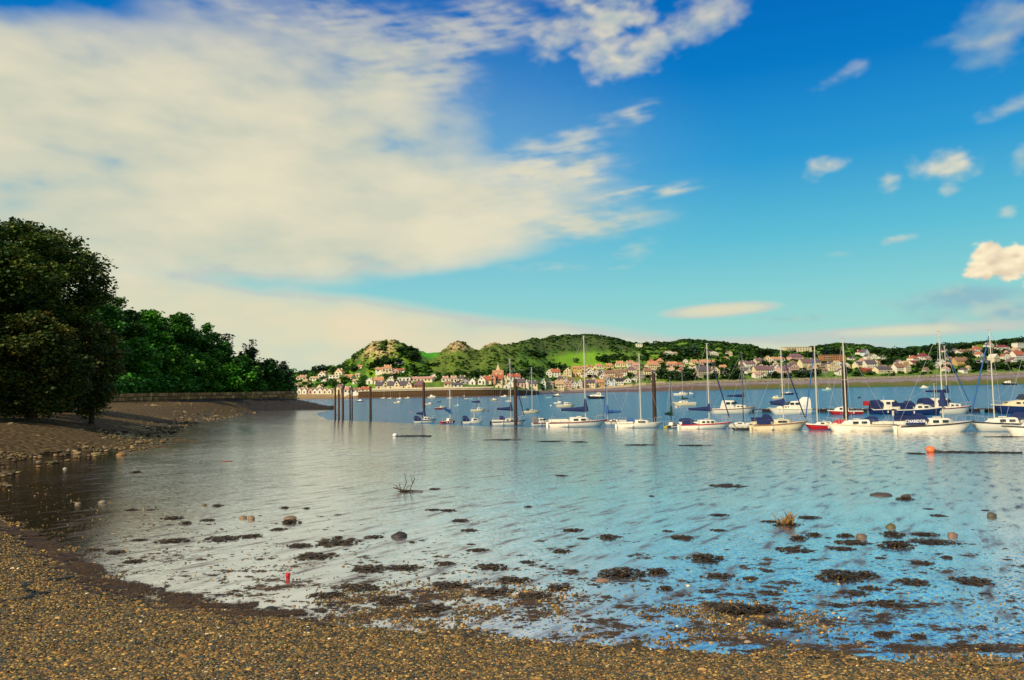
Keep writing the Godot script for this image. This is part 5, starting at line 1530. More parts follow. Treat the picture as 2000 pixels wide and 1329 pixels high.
	var tiny := [
		[702, 785, 14, "motor_launch", "white launch with navy hull beside the tallest left pile", "cruiser", "gel_navy", 0, 180], [749, 779, 11, "sailing_dinghy", "leftmost cream sailboat under the quay wall", "coach", "gel_cream", 762, 0], [762, 779.5, 11, "sailing_dinghy", "second cream sailboat under the quay wall", "coach", "gel_cream", 763, 0], [780, 780, 12, "sailing_dinghy", "white sailboat with tall cabin under the quay wall", "day", "gel_white", 762, 0], [777, 788, 17, "motor_launch", "low cream launch in front of the quay sailboats", "day", "gel_cream", 0, 0], [796, 779, 12, "motor_launch", "small round cream boat near the quay, right of the sailboats", "day", "gel_cream", 0, 0],
		[845, 778, 20, "motor_launch", "cream cabin launch just right of the second pile", "cruiser", "gel_cream", 0, 0], [838, 791, 16, "rowing_boat", "small cream boat behind the leftmost navy-canvas cruiser", "day", "gel_cream", 0, 0], [857, 786, 10, "rowing_boat", "small dark tender above the maroon launch", "open", "gel_black", 0, 0], [861, 800, 25, "motor_launch", "maroon launch with dark cabin windows in mid channel", "day", "gel_maroon", 0, 10], [879, 779, 11, "sailing_dinghy", "little white sailboat moored above the maroon launch", "coach", "gel_white", 760, 0], [893, 794, 13, "sailing_dinghy", "green and white sailboat in mid channel", "day", "gel_teal", 775, 0], [906, 776, 10, "rowing_boat", "dark little boat close under the quay", "day", "gel_black", 766, 0], [912, 780, 11, "rowing_boat", "cream rowing boat below the dark quay boat", "open", "gel_cream", 0, 0], [922, 780.5, 12, "rowing_boat", "teal rowing boat next to a cream one", "open", "gel_teal", 0, 0],
		[934, 804.5, 30, "sailing_cruiser", "cream cruiser with small navy boom cover in mid channel", "day", "gel_cream", 777, 8], [966, 783, 15, "motor_launch", "orange-tinted launch in mid channel", "cruiser", "gel_yellow", 0, 0], [974, 773.5, 13, "rowing_boat", "white and dark boat at the right end of the quay", "open", "gel_black", 0, 0], [985, 776, 15, "motor_launch", "low white launch at the right end of the quay", "day", "gel_white", 0, 0], [993, 785, 12, "sailing_dinghy", "white sailboat left of the third pile", "coach", "gel_white", 752, 0], [1014, 778, 10, "rowing_boat", "maroon tender right of the third pile", "day", "gel_maroon", 0, 0], [1025, 777, 12, "rowing_boat", "small cream tender right of the maroon one", "open", "gel_cream", 0, 0],
		[1038, 808, 37, "sailing_yacht", "buff-hulled yacht with green sprayhood in mid channel", "coach", "gel_cream", 718, 12], [1074, 778, 15, "rowing_boat", "pale teal dinghy near the stilted boathouse", "open", "gel_teal", 0, 0], [1087, 775, 17, "motor_launch", "white cruiser with dark hull near the beach", "cruiser", "gel_black", 0, 180], [1091, 789, 19, "motor_launch", "pale boat with dark outboard behind the cream cruiser", "day", "gel_white", 0, 0], [1105, 796, 37, "motor_launch", "cream speedboat in mid channel right of the buff yacht", "day", "gel_cream", 0, 5], [1164, 779.5, 38, "fishing_boat", "long low dark boat with cream wheelhouse beyond the tall mast", "cruiser", "gel_black", 0, 180], [1332, 773, 33, "sailing_yacht", "white yacht moored far out behind the green sail cover", "coach", "gel_white", 714, 0], [1350, 770.5, 13, "motor_launch", "rounded white launch beside the far white yacht", "cruiser", "gel_white", 0, 0], [1336, 793, 47, "cabin_boat", "long cream cabin boat in mid channel above the yellow boat", "coach", "gel_cream", 0, 180], [1518, 780, 24, "motor_launch", "cream launch moored behind the tall motor cruiser", "day", "gel_cream", 0, 180],
		[1540, 771.5, 26, "sailing_yacht", "navy-hulled yacht with two thin masts far out", "coach", "gel_navy", 728, 0], [1617, 764, 23, "sailing_dinghy", "teal and cream boat near the far mud bank", "day", "gel_teal", 745, 0], [1807, 759, 18, "motor_launch", "small white boat close to the far olive mud bank", "cruiser", "gel_white", 0, 0], [1971, 752.5, 29, "motor_launch", "white-topped dark launch by the far shore at right", "day", "gel_black", 0, 180]]
	for q in tiny:
		var s := {"n": q[3], "label": q[4], "x0": q[0] - q[2] * 0.5, "x1": q[0] + q[2] * 0.5, "py": q[1], "head": q[8], "cab": q[5], "hull": q[6], "lod": 1 if q[2] > 22 else 2, "beam": 0.36, "fs": 0.12, "fb": 0.17}
		if q[7] > 0:
			s["mast"] = [0.05, q[7]]
			s["spar_r"] = 0.05 if q[2] < 22 else 0.06
		if q[0] == 934:
			s["boom"] = [0.5, "canvas_navy", 1.6]; s["cone"] = 0.4
		if q[0] == 1038:
			s["hood"] = "canvas_green"
		if q[0] == 1336:
			s["boom"] = [0.3, "canvas_green", 0.9]; s["mast"] = [0.05, 779]
		boat(s)
	# the dark tender and the floating pontoon
	boat({"n": "rubber_dinghy", "label": "black rubber dinghy in front of the low white yacht", "cat": "dinghy", "x0": 1428, "x1": 1472, "py": 841, "head": 180, "cab": "open", "hull": "gel_black", "lod": 2, "fs": 0.12, "fb": 0.13, "g": near})
	var px := 1462.0
	var i := 0
	while px < 2080.0:
		var a := on_water(px, 807.5)
		var b := on_water(px + 56.0, 807.0)
		var c := (a + b) * 0.5
		var l := a.distance_to(b)
		i += 1
		var t := thing("pontoon_section", "dark floating pontoon section, %s from the left end of the walkway" % ordinal(i), "pontoon", c + Vector3(0, 0, -2.2), atan2(-(b - a).z, (b - a).x), "floating pontoon sections")
		part("deck", box_mesh(Vector3(l - 0.06, 0.14, 2.0), Vector3(0, 0.55, 0)), mats.pontoon_deck, t)
		for k in [-0.3, 0.3]:
			part("float", box_mesh(Vector3(l * 0.3, 0.6, 1.7), Vector3(k * l, 0.18, 0)), mats.pontoon_float, t)
			part("cleat", box_mesh(Vector3(0.3, 0.1, 0.1), Vector3(k * l, 0.67, 0.85)), mats.wire, t)
		px += 56.0
	# mooring buoys
	var ball := sphere_mesh()
	var bl := [[803, 806, 3, "small orange mooring buoy left of the near row", "buoy_orange"], [1076, 793.5, 3.4, "white mooring buoy left of the cream speedboat", "buoy_white"], [1356, 775.8, 3, "dark mooring buoy below the far white yacht", "rubber"], [1252, 781, 3, "dark mooring buoy left of the middle pile", "rubber"], [1679, 778, 5, "dark mooring buoy in open water right of the last pile", "rubber"], [1936, 758.5, 3.2, "dark mooring buoy near the right edge, out on the water", "rubber"], [1558, 770.7, 3, "dark mooring buoy right of the navy two-masted yacht", "rubber"], [953, 804, 4, "maroon mooring buoy beside the cream cruiser", "gel_maroon"], [752, 826, 3, "red-brown buoy on the mud edge below the quay sailboats", "gel_maroon"]]
	for q in bl:
		var p := on_water(q[0], q[1])
		var r: float = q[2] * -p.z / F * 0.5
		var t := thing("mooring_buoy", q[3], "buoy", p, 0.0, "mooring buoys")
		part("float", ball, mats[q[4]], t, Transform3D(Basis.from_scale(Vector3(r, r, r)), Vector3(0, r * 0.35, 0)))
		part("ring", tube_mesh(Vector3(0, r * 1.2, 0), Vector3(0, r * 1.7, 0), r * 0.14, r * 0.14, 6), mats.wire, t)

func sphere_mesh() -> Mesh:
	var m := SphereMesh.new()
	m.radius = 1.0; m.height = 2.0; m.radial_segments = 16; m.rings = 8
	return m

func build_piles() -> void:
	rng.seed = 5
	for q in [[654.5, 757, 820.5, 4, "leftmost rusty mooring pile of the group by the spit"], [661.5, 762, 821, 4, "shortest rusty pile of the group by the spit"], [669.5, 758, 821, 4.4, "thick rusty pile beside the tip of the spit"], [683.5, 757.5, 821, 3, "left of the close-set pair of thin rusty piles"], [687.5, 757, 821, 3, "right of the close-set pair of thin rusty piles"], [723.5, 756, 822.5, 5, "lone rusty pile right of the close-set pair"], [828, 748, 824, 5.5, "dark pile behind the leftmost near boat"], [1007.5, 742, 832, 7, "tall dark pile in front of the white yacht with navy sail cover"], [1279.5, 731, 830, 8, "tall rusty pile beside the sleek cream-white yacht"], [1653.5, 714, 826, 9, "tallest rusty pile, behind the white yacht pointing left"]]:
		var p := on_water(q[0], q[2])
		var d := -p.z
		var top := P(q[0], q[1], d).y
		var r: float = q[3] * d / F * 0.5
		var t := thing("mooring_pile", q[4], "pile", Vector3(p.x, 0, p.z), 0.0, "steel mooring piles")
		part("shaft", tube_mesh(Vector3(0, -2.0, 0), Vector3(0, top, 0), r, r * 0.96, 12), mats.rusty_steel, t)
		part("cap", tube_mesh(Vector3(0, top - 0.05, 0), Vector3(0, top + r * 0.5, 0), r * 1.06, r * 0.7, 12), mats.rusty_steel, t)
		part("collar", tube_mesh(Vector3(0, 0.75, 0), Vector3(0, 0.95, 0), r * 1.25, r * 1.25, 12), mats.dark_spar, t)

func build_gull_and_jetty() -> void:
	# a gull in flight over the water
	var at := P(1323, 797, 84.0)
	var g := thing("gull", "white gull in flight above the small yellow boat", "bird", at, 0.5)
	var st := new_st()
	var rings := []
	for q in [[-0.30, 0.01], [-0.18, 0.05], [-0.02, 0.085], [0.12, 0.075], [0.2, 0.05], [0.27, 0.045], [0.33, 0.012]]:
		var ring := []
		for k in 8: ring.append(Vector3(q[0], sin(TAU * k / 8) * q[1] + (0.03 if q[0] > 0.15 else 0.0), cos(TAU * k / 8) * q[1]))
		rings.append(ring)
	loft(st, rings, true, true)
	var body := part("body", done(st), mats.buoy_white, g)
	part("beak", tube_mesh(Vector3(0.32, 0.03, 0), Vector3(0.39, 0.015, 0), 0.014, 0.004, 6), mats.gel_yellow, body)
	for s in [-1.0, 1.0]:
		st = new_st()
		loft(st, [[Vector3(0.10, 0.03, s * 0.05), Vector3(-0.02, 0.065, s * 0.05), Vector3(-0.12, 0.03, s * 0.05)], [Vector3(0.13, 0.20, s * 0.30), Vector3(0.02, 0.225, s * 0.30), Vector3(-0.08, 0.20, s * 0.30)], [Vector3(-0.02, 0.16, s * 0.66), Vector3(-0.06, 0.17, s * 0.66), Vector3(-0.10, 0.16, s * 0.66)]], true, true)
		part("wing", done(st), mats.buoy_white, g)
	st = new_st()
	loft(st, [[Vector3(-0.26, 0.005, 0.02), Vector3(-0.26, 0.015, -0.02), Vector3(-0.26, -0.005, 0.0)], [Vector3(-0.40, 0.005, 0.07), Vector3(-0.40, 0.015, -0.07), Vector3(-0.40, -0.003, 0.0)]], true, true)
	part("tail", done(st), mats.buoy_white, g)
	# the stilted landing stage at the right end of the quay
	var a := on_water(1016, 770.6)
	var b := on_water(1056, 770.6)
	var d := -a.z
	var top := P(1030, 759.5, d).y
	var j := thing("landing_stage", "dark timber landing stage on stilts right of the quay", "jetty", Vector3(a.x, 0, a.z))
	var l := b.x - a.x
	part("deck", box_mesh(Vector3(l, 0.5, 7.0), Vector3(l * 0.5, top, -2.0)), mats.quay_timber, j)
	part("rail", box_mesh(Vector3(l, 0.18, 0.15), Vector3(l * 0.5, top + 1.25, 1.3)), mats.render_wall, j)
	for i in 9:
		for k in 2:
			part("stilt", tube_mesh(Vector3(l * i / 8.0, -1.5, 1.2 - k * 5.5), Vector3(l * i / 8.0, top - 0.2, 1.2 - k * 5.5), 0.28, 0.25, 7), mats.quay_timber, j)
		part("rail_post", box_mesh(Vector3(0.15, 1.0, 0.15), Vector3(l * i / 8.0, top + 0.75, 1.3)), mats.render_wall, j)

# ---------- things lying on the mud and the beach ----------
func weed_mesh(sd: int, n: int, flat: float) -> ArrayMesh:
	# a heap of many small ragged fronds and lumps
	var r := RandomNumberGenerator.new()
	r.seed = sd
	var st := new_st()
	var nz := FastNoiseLite.new()
	nz.seed = sd; nz.frequency = 1.0; nz.fractal_octaves = 3
	var made := 0
	var tries := 0
	while made < n and tries < n * 8:
		tries += 1
		var a := r.randf() * TAU
		var q := sqrt(r.randf()) * 1.25
		var c := Vector3(cos(a) * q * 0.5, 0.0, sin(a) * q * 0.5)
		if nz.get_noise_2d(c.x * 5.0, c.z * 3.0) * 1.5 < q * 1.5 - 0.95: continue
		made += 1
		c.y = flat * maxf(0.0, 1.0 - q * q + 0.5 * nz.get_noise_2d(c.x * 7.0 + 5.0, c.z * 7.0)) * r.randf_range(0.3, 1.0)
		var k := r.randf_range(0.4, 1.7)
		st.set_color(Color(0.034 * k, 0.022 * k, 0.009 * k) if r.randf() < 0.7 else Color(0.095 * k, 0.060 * k, 0.018 * k))
		st.set_smooth_group(-1)
		if r.randf() < 0.5:
			var l := r.randf_range(0.04, 0.13)
			var az := r.randf() * TAU
			var u := Vector3(cos(az), r.randf_range(-0.2, 0.3), sin(az)) * l
			var v2 := Vector3(-sin(az), r.randf_range(-0.3, 0.3), cos(az)) * l * r.randf_range(0.15, 0.4)
			var up := Vector3(0, r.randf_range(0.005, 0.03), 0)
			for p in [c - u, c - v2 + up, c + v2 + up, c + v2 + up, c - v2 + up, c + u]: st.add_vertex(p)
			continue
		var s := r.randf_range(0.010, 0.036)
		var b := Basis.from_euler(Vector3(r.randf() * 6.3, r.randf() * 6.3, r.randf() * 6.3))
		var v := []
		for m in 6:
			v.append(c + b * ([Vector3.RIGHT, Vector3.LEFT, Vector3.UP, Vector3.DOWN, Vector3.BACK, Vector3.FORWARD][m] * s * r.randf_range(0.35, 1.4)) * Vector3(1, 0.7, 1))
		for f in [[0, 2, 4], [4, 2, 1], [1, 2, 5], [5, 2, 0], [4, 3, 0], [1, 3, 4], [5, 3, 1], [0, 3, 5]]:
			for p in f: st.add_vertex(v[p])
	# a low core keeps the heap together
	st.set_color(Color(0.024, 0.017, 0.009))
	var rim := []
	for i in 14:
		var a2 := TAU * i / 14
		rim.append(Vector3(cos(a2), 0, sin(a2)) * r.randf_range(0.12, 0.40) + Vector3(0, -0.01, 0))
	for i in 14:
		for p in [rim[i], Vector3(0, flat * 0.55, 0), rim[(i + 1) % 14]]: st.add_vertex(p)
	return done(st)

func build_shore_litter() -> void:
	rng.seed = 1234
	var heaps := []
	for i in 5: heaps.append(weed_mesh(100 + i, 420, 0.09))
	for i in 3: heaps.append(weed_mesh(120 + i, 480, 0.18))
	# column, row, width, kind: 0 flat weed, 1 mound of weed
	var weeds := [[256, 997, 28, 0], [292, 997, 22, 0], [335, 1013, 46, 0], [362, 1023, 26, 1], [404, 1017, 32, 0], [424, 989, 22, 1], [567, 1022, 40, 1], [542, 1035, 36, 0], [555, 993, 20, 1], [598, 994, 16, 1], [270, 1056, 38, 0], [335, 1058, 72, 0], [430, 1054, 70, 0], [485, 1049, 50, 0], [585, 1067, 58, 0], [655, 1061, 100, 0], [612, 1088, 92, 0], [264, 924, 22, 1], [278, 864, 14, 1],
		[660, 1051, 22, 1], [730, 1050, 40, 0], [805, 1060, 16, 1], [845, 997, 34, 0], [875, 998, 36, 0], [898, 1018, 42, 0], [916, 1037, 36, 0], [932, 1076, 46, 0], [920, 1064, 22, 0], [1032, 991, 17, 1], [1117, 1037, 50, 0], [1187, 1051, 40, 1], [1140, 1053, 26, 0], [1095, 1078, 42, 0], [868, 1102, 44, 0], [958, 1109, 72, 0], [1030, 1099, 34, 0], [720, 1112, 90, 0], [790, 1110, 80, 0], [1120, 1117, 24, 1], [1215, 1123, 90, 1], [1282, 1120, 56, 1], [1300, 1151, 34, 1], [1305, 1039, 26, 0], [1330, 1051, 52, 0], [1273, 970, 13, 1], [1095, 930, 28, 0], [848, 956, 26, 0],
		[1420, 950, 70, 0], [1768, 976, 34, 1], [1925, 998, 20, 0], [1815, 995, 22, 0], [1833, 1008, 32, 0], [1405, 1007, 38, 0], [1403, 1037, 34, 0], [1335, 1052, 40, 0], [1582, 1012, 44, 0], [1505, 1020, 36, 0], [1590, 1046, 32, 1], [1560, 1053, 38, 1], [1652, 1048, 34, 1], [1665, 1061, 72, 0], [1645, 1073, 52, 0], [1745, 1046, 44, 1], [1808, 1045, 52, 0], [1825, 1060, 92, 0], [1750, 1067, 68, 1], [1550, 1075, 72, 0], [1378, 1093, 68, 1], [1850, 1090, 24, 1], [1405, 1126, 64, 0], [1465, 1131, 40, 0], [1500, 1116, 30, 0], [1640, 1128, 90, 1], [1690, 1126, 56, 1], [1785, 1139, 66, 0], [1900, 1137, 84, 0], [1800, 1101, 52, 0], [1720, 1091, 28, 0], [1670, 1160, 56, 0], [1698, 1150, 48, 0], [1505, 1160, 42, 0], [1732, 1181, 80, 0], [1640, 1184, 44, 0], [1385, 1156, 44, 0], [1440, 1196, 80, 1], [1490, 1195, 70, 1], [1400, 1185, 60, 0], [1520, 1220, 70, 0], [1725, 1241, 44, 1], [1795, 1245, 34, 1], [1875, 1264, 60, 0], [1930, 1268, 60, 0], [960, 1158, 90, 0], [1040, 1165, 80, 0], [880, 1145, 90, 0], [1000, 1135, 80, 0], [1090, 1150, 60, 0], [700, 1150, 90, 0], [640, 1165, 80, 0], [760, 1175, 90, 0], [840, 1190, 90, 0], [225, 1080, 44, 0], [180, 1075, 40, 0], [260, 1098, 50, 0]]
	weeds.sort_custom(func(a, b): return a[0] < b[0])
	var cnt := {}
	for w in weeds:
		var band := 0 if w[1] > 1140 else (1 if w[1] > 1070 else (2 if w[1] > 1030 else 3))
		var key: String = ["flat dark seaweed patch", "humped dark seaweed clump"][w[3]] + " " + ["close to the shingle", "on the near mud", "on the middle mud", "far out on the mud"][band]
		cnt[key] = cnt.get(key, 0) + 1
		var p := ground_hit(w[0], w[1])
		var wd: float = w[2] * -p.z / F
		var dp: float = minf(wd, 2.4) * rng.randf_range(0.7, 1.15)
		var o := part("seaweed_clump", heaps[rng.randi() % 5 + (0 if w[3] == 0 else 0)] if w[3] == 0 else heaps[5 + rng.randi() % 3], mats.weed, self, Transform3D(Basis(Vector3.UP, rng.randf_range(-0.3, 0.3)) * Basis.from_scale(Vector3(wd * 1.08, minf(wd, 0.6) * (0.75 if w[3] == 0 else 0.95), dp)), p + Vector3(0, -0.005, 0)))
		tag(o, "%s, %s of them from left" % [key, ordinal(cnt[key])], "seaweed", "seaweed lying on the mud")
	# far streaks of weed and low mud ridges
	var streaks := [[805, 852, 72, "thin weed streak beside the white buoy on the mud"], [975, 860, 92, "thin dark weed streak out on the mud, below the tall pile"], [1075, 863, 60, "thin dark weed streak out on the mud, below the large white yacht"], [1130, 864, 32, "short weed streak right of a longer one below the large white yacht"], [1245, 870, 72, "thin weed streak below the sleek yacht"], [1352, 871, 78, "dark weed streak below the yellow boat"], [1960, 854, 80, "long dark weed streak under the right edge yachts"], [1790, 887, 36, "short weed streak left of the orange buoy"]]
	for s in streaks:
		var p := ground_hit(s[0], s[1])
		var wd: float = s[2] * -p.z / F
		tag(part("weed_streak", heaps[rng.randi() % 5], mats.weed, self, Transform3D(Basis(Vector3.UP, rng.randf_range(-0.1, 0.1)) * Basis.from_scale(Vector3(wd * 1.1, 0.55, 1.3)), p)), s[3], "seaweed", "weed streaks far out")
	# stones
	var rocks := []
	for i in 4: rocks.append(stone_mesh(200 + i, 0.24))
	for q in [[236, 890, 22, 12, Color(0.30, 0.16, 0.045), "square orange-brown stone block at the brown mud's edge"], [186, 887, 20, 6, Color(0.34, 0.26, 0.10), "flat yellowish stone left of the orange block"], [151, 986, 15, 9, Color(0.24, 0.19, 0.13), "pale round stone on the brown mud"], [200, 983, 18, 11, Color(0.26, 0.21, 0.15), "pale speckled stone right of another pale one"], [74, 903, 12, 5, Color(0.22, 0.18, 0.13), "small pale stone at far left on the brown mud"], [126, 917, 9, 6, Color(0.45, 0.4, 0.34), "tiny pale stone on the brown mud, below a paler one"], [398, 988, 10, 7, Color(0.20, 0.13, 0.06), "small brown stone beside a weed hump, far out at left"], [474, 1013, 17, 11, Color(0.30, 0.19, 0.09), "left of two touching brown stones"], [490, 1015, 17, 13, Color(0.26, 0.16, 0.08), "right of two touching brown stones"], [566, 1015, 28, 14, Color(0.24, 0.16, 0.09), "brown stone sitting on a weed hump"], [779, 1049, 36, 17, Color(0.04, 0.03, 0.025), "dark rounded boulder in the middle of the mud"], [527, 1193, 30, 15, Color(0.03, 0.03, 0.02), "dark weedy stone at the shingle edge"],
			[1740, 1031, 22, 14, Color(0.13, 0.11, 0.03), "olive mossy stone behind a weed hump"], [1860, 1048, 22, 15, Color(0.24, 0.15, 0.10), "rounded brown stone at the end of a weed bank"], [1937, 1010, 20, 18, Color(0.10, 0.09, 0.05), "upright dark stone at right on the bare mud"], [1682, 1051, 24, 16, Color(0.18, 0.13, 0.08), "brown stone among the right-hand weed humps"], [1555, 1049, 14, 10, Color(0.28, 0.2, 0.12), "small tan stone in a weed clump"], [1812, 1058, 16, 8, Color(0.3, 0.25, 0.16), "pale flat stone in the long weed bank"], [1720, 968, 50, 9, Color(0.09, 0.07, 0.05), "flat dark slab far out at right"], [1770, 973, 22, 14, Color(0.10, 0.065, 0.04), "brown stone on a weed hump near the flat slab"], [1175, 1135, 30, 7, Color(0.36, 0.2, 0.11), "flat orange-brown stone below the long weed mound"], [1460, 1256, 16, 8, Color(0.5, 0.38, 0.25), "pale pinkish pebble stone at the shingle edge"], [1450, 1247, 22, 6, Color(0.3, 0.24, 0.17), "flat tan stone at the shingle edge"], [440, 902, 26, 4, Color(0.40, 0.2, 0.12), "flat reddish tile on the far left mud"]]:
		var p := ground_hit(q[0], q[1])
		var s := -p.z / F
		var rk := part("shore_stone", rocks[rng.randi() % 4], mat("stone_%d" % int(q[0]), q[4] * 0.75, 0.6, 0.5), self, Transform3D(Basis(Vector3.UP, rng.randf_range(-0.4, 0.4)) * Basis.from_scale(Vector3(q[2] * s * 0.46, q[3] * s * 0.46, q[2] * s * 0.40)), p + Vector3(0, q[3] * s * 0.06, 0)))
		tag(rk, q[5], "stone", "stones on the mud")
	# red plastic cup
	var cp := ground_hit(562, 1131)
	var cs := -cp.z / F
	var cup := thing("plastic_cup", "small bright red plastic cup standing in the weedy mud", "cup", cp)
	var st := new_st()
	var prof := [[0.0, 0.0], [3.6, 0.0], [4.1, 5.0], [4.7, 10.0], [5.0, 10.4], [4.6, 10.6], [3.8, 1.5], [0.0, 1.2]]
	var rings := []
	for q in prof:
		var ring := []
		for k in 14: ring.append(Vector3(cos(TAU * k / 14) * q[0] * cs, q[1] * cs, sin(TAU * k / 14) * q[0] * cs))
		rings.append(ring)
	loft(st, rings, true); part("body", done(st), mats.cup_red, cup)
	st = new_st()
	tube(st, Vector3(0, 9.9 * cs, 0), Vector3(0, 10.7 * cs, 0), 5.1 * cs, 5.1 * cs, 14)
	part("rim", done(st), mats.cup_red, cup)
	# orange buoy with its weedy rope, white buoy
	for q in [[1818, 884, 16, "orange mooring buoy lying on the mud with a long weedy rope", "buoy_orange", 1996.0, 886.0], [771, 853, 8, "white buoy lying on the far mud", "buoy_white", 842.0, 853.0]]:
		var p := ground_hit(q[0], q[1])
		var r: float = q[2] * -p.z / F * 0.5
		var t := thing("stranded_buoy", q[3], "buoy", p)
		part("float", sphere_mesh(), mats[q[4]], t, Transform3D(Basis.from_scale(Vector3(r * 1.1, r * 0.85, r)), Vector3(0, r * 0.7, 0)))
		part("eye", tube_mesh(Vector3(r * 0.9, r * 0.75, 0), Vector3(r * 1.4, r * 0.45, 0), r * 0.25, r * 0.2, 8), mats[q[4]], t)
		st = new_st()
		var prev := Vector3(r * 1.3, r * 0.4, 0)
		for i in range(1, 22):
			var f := i / 21.0
			var g := ground_hit(lerpf(q[0], q[5], f), lerpf(q[1], q[6], f) + n2.get_noise_1d(i * 0.7) * 1.2) - p + Vector3(0, 0.03, 0)
			tube(st, prev, g, rng.randf_range(0.04, 0.10), rng.randf_range(0.04, 0.10), 6)
			prev = g
		part("weedy_rope", done(st), mats.rubber, t)
	# stranded branch and the golden tuft of weed
	var bp := ground_hit(790, 961)
	var bs := -bp.z / F
	var br := thing("driftwood_branch", "stranded leafless branch with two upright twigs", "branch", bp)
	st = new_st()
	tube(st, Vector3(-22, 8, 0) * bs, Vector3(-4, 3, 2) * bs, 1.0 * bs, 1.7 * bs, 6); tube(st, Vector3(-4, 3, 2) * bs, Vector3(36, 1, 3) * bs, 1.7 * bs, 1.0 * bs, 6)
	part("stem", done(st), mats.bark, br)
	for q in [[[-2, 3], [4, 18], [0, 36]], [[10, 2], [16, 16], [12, 32]], [[16, 16], [20, 24], [17, 31]], [[-10, 5], [-16, 12], [-24, 14]], [[-6, 4], [-10, 12], [-8, 18]], [[2, 2], [6, 10], [12, 12]]]:
		st = new_st()
		tube(st, Vector3(q[0][0], q[0][1], 1) * bs, Vector3(q[1][0], q[1][1], 2) * bs, 0.9 * bs, 0.7 * bs, 5)
		tube(st, Vector3(q[1][0], q[1][1], 2) * bs, Vector3(q[2][0], q[2][1], 0) * bs, 0.7 * bs, 0.35 * bs, 5)
		part("twig", done(st), mats.bark, br)
	part("caught_weed", heaps[5], mats.weed, br, Transform3D(Basis.from_scale(Vector3(34, 16, 26) * bs), Vector3(2, 0, 0) * bs))
	var gp := ground_hit(1537, 1026)
	var gs := -gp.z / F
	var gt := thing("golden_weed_tuft", "golden-brown tuft of stranded twigs and weed at right", "seaweed", gp)
	var gw := mat("golden_weed", Color(0.30, 0.17, 0.055), 0.8, 0.3)
	for i in 46:
		st = new_st()
		var az := rng.randf() * TAU
		var ln := rng.randf_range(10, 36)
		var o := Vector3(rng.randf_range(-14, 12), 0, rng.randf_range(-8, 8)) * gs
		var e := o + Vector3(cos(az) * ln * 0.4, ln * rng.randf_range(0.35, 0.9), sin(az) * ln * 0.4) * gs
		var m := o.lerp(e, 0.55) + Vector3(rng.randf_range(-3, 3), 2, 0) * gs
		tube(st, o, m, 1.3 * gs, 1.0 * gs, 4); tube(st, m, e, 1.0 * gs, 0.4 * gs, 4)
		tube(st, m, m + Vector3(rng.randf_range(-7, 7), rng.randf_range(1, 6), rng.randf_range(-4, 4)) * gs, 0.9 * gs, 0.4 * gs, 4)
		part("twig", done(st), gw if rng.randf() < 0.7 else mats.bark, gt)
	part("heap", heaps[6], mats.weed, gt, Transform3D(Basis.from_scale(Vector3(60, 24, 40) * gs), Vector3.ZERO))
	# strand of wet weed curled over the shingle
	st = new_st()
	var path := [[-30, 1186], [10, 1182], [48, 1178], [62, 1168], [92, 1166], [62, 1166], [44, 1158], [46, 1148], [70, 1143], [104, 1139], [140, 1134]]
	var pv := Vector3.ZERO
	for i in 60:
		var f := i / 59.0 * (path.size() - 1)
		var k := mini(int(f), path.size() - 2)
		var g := ground_hit(lerpf(path[k][0], path[k + 1][0], f - k), lerpf(path[k][1], path[k + 1][1], f - k)) + Vector3(0, 0.025, 0)
		if i: tube(st, pv, g, rng.randf_range(0.03, 0.065), rng.randf_range(0.03, 0.065), 6)
		pv = g
	tag(part("weed_strand", done(st), mat("strand_weed", Color(0.012, 0.014, 0.010), 0.6, 0.5), self), "dark curled strand of weed lying on the shingle at left", "seaweed")

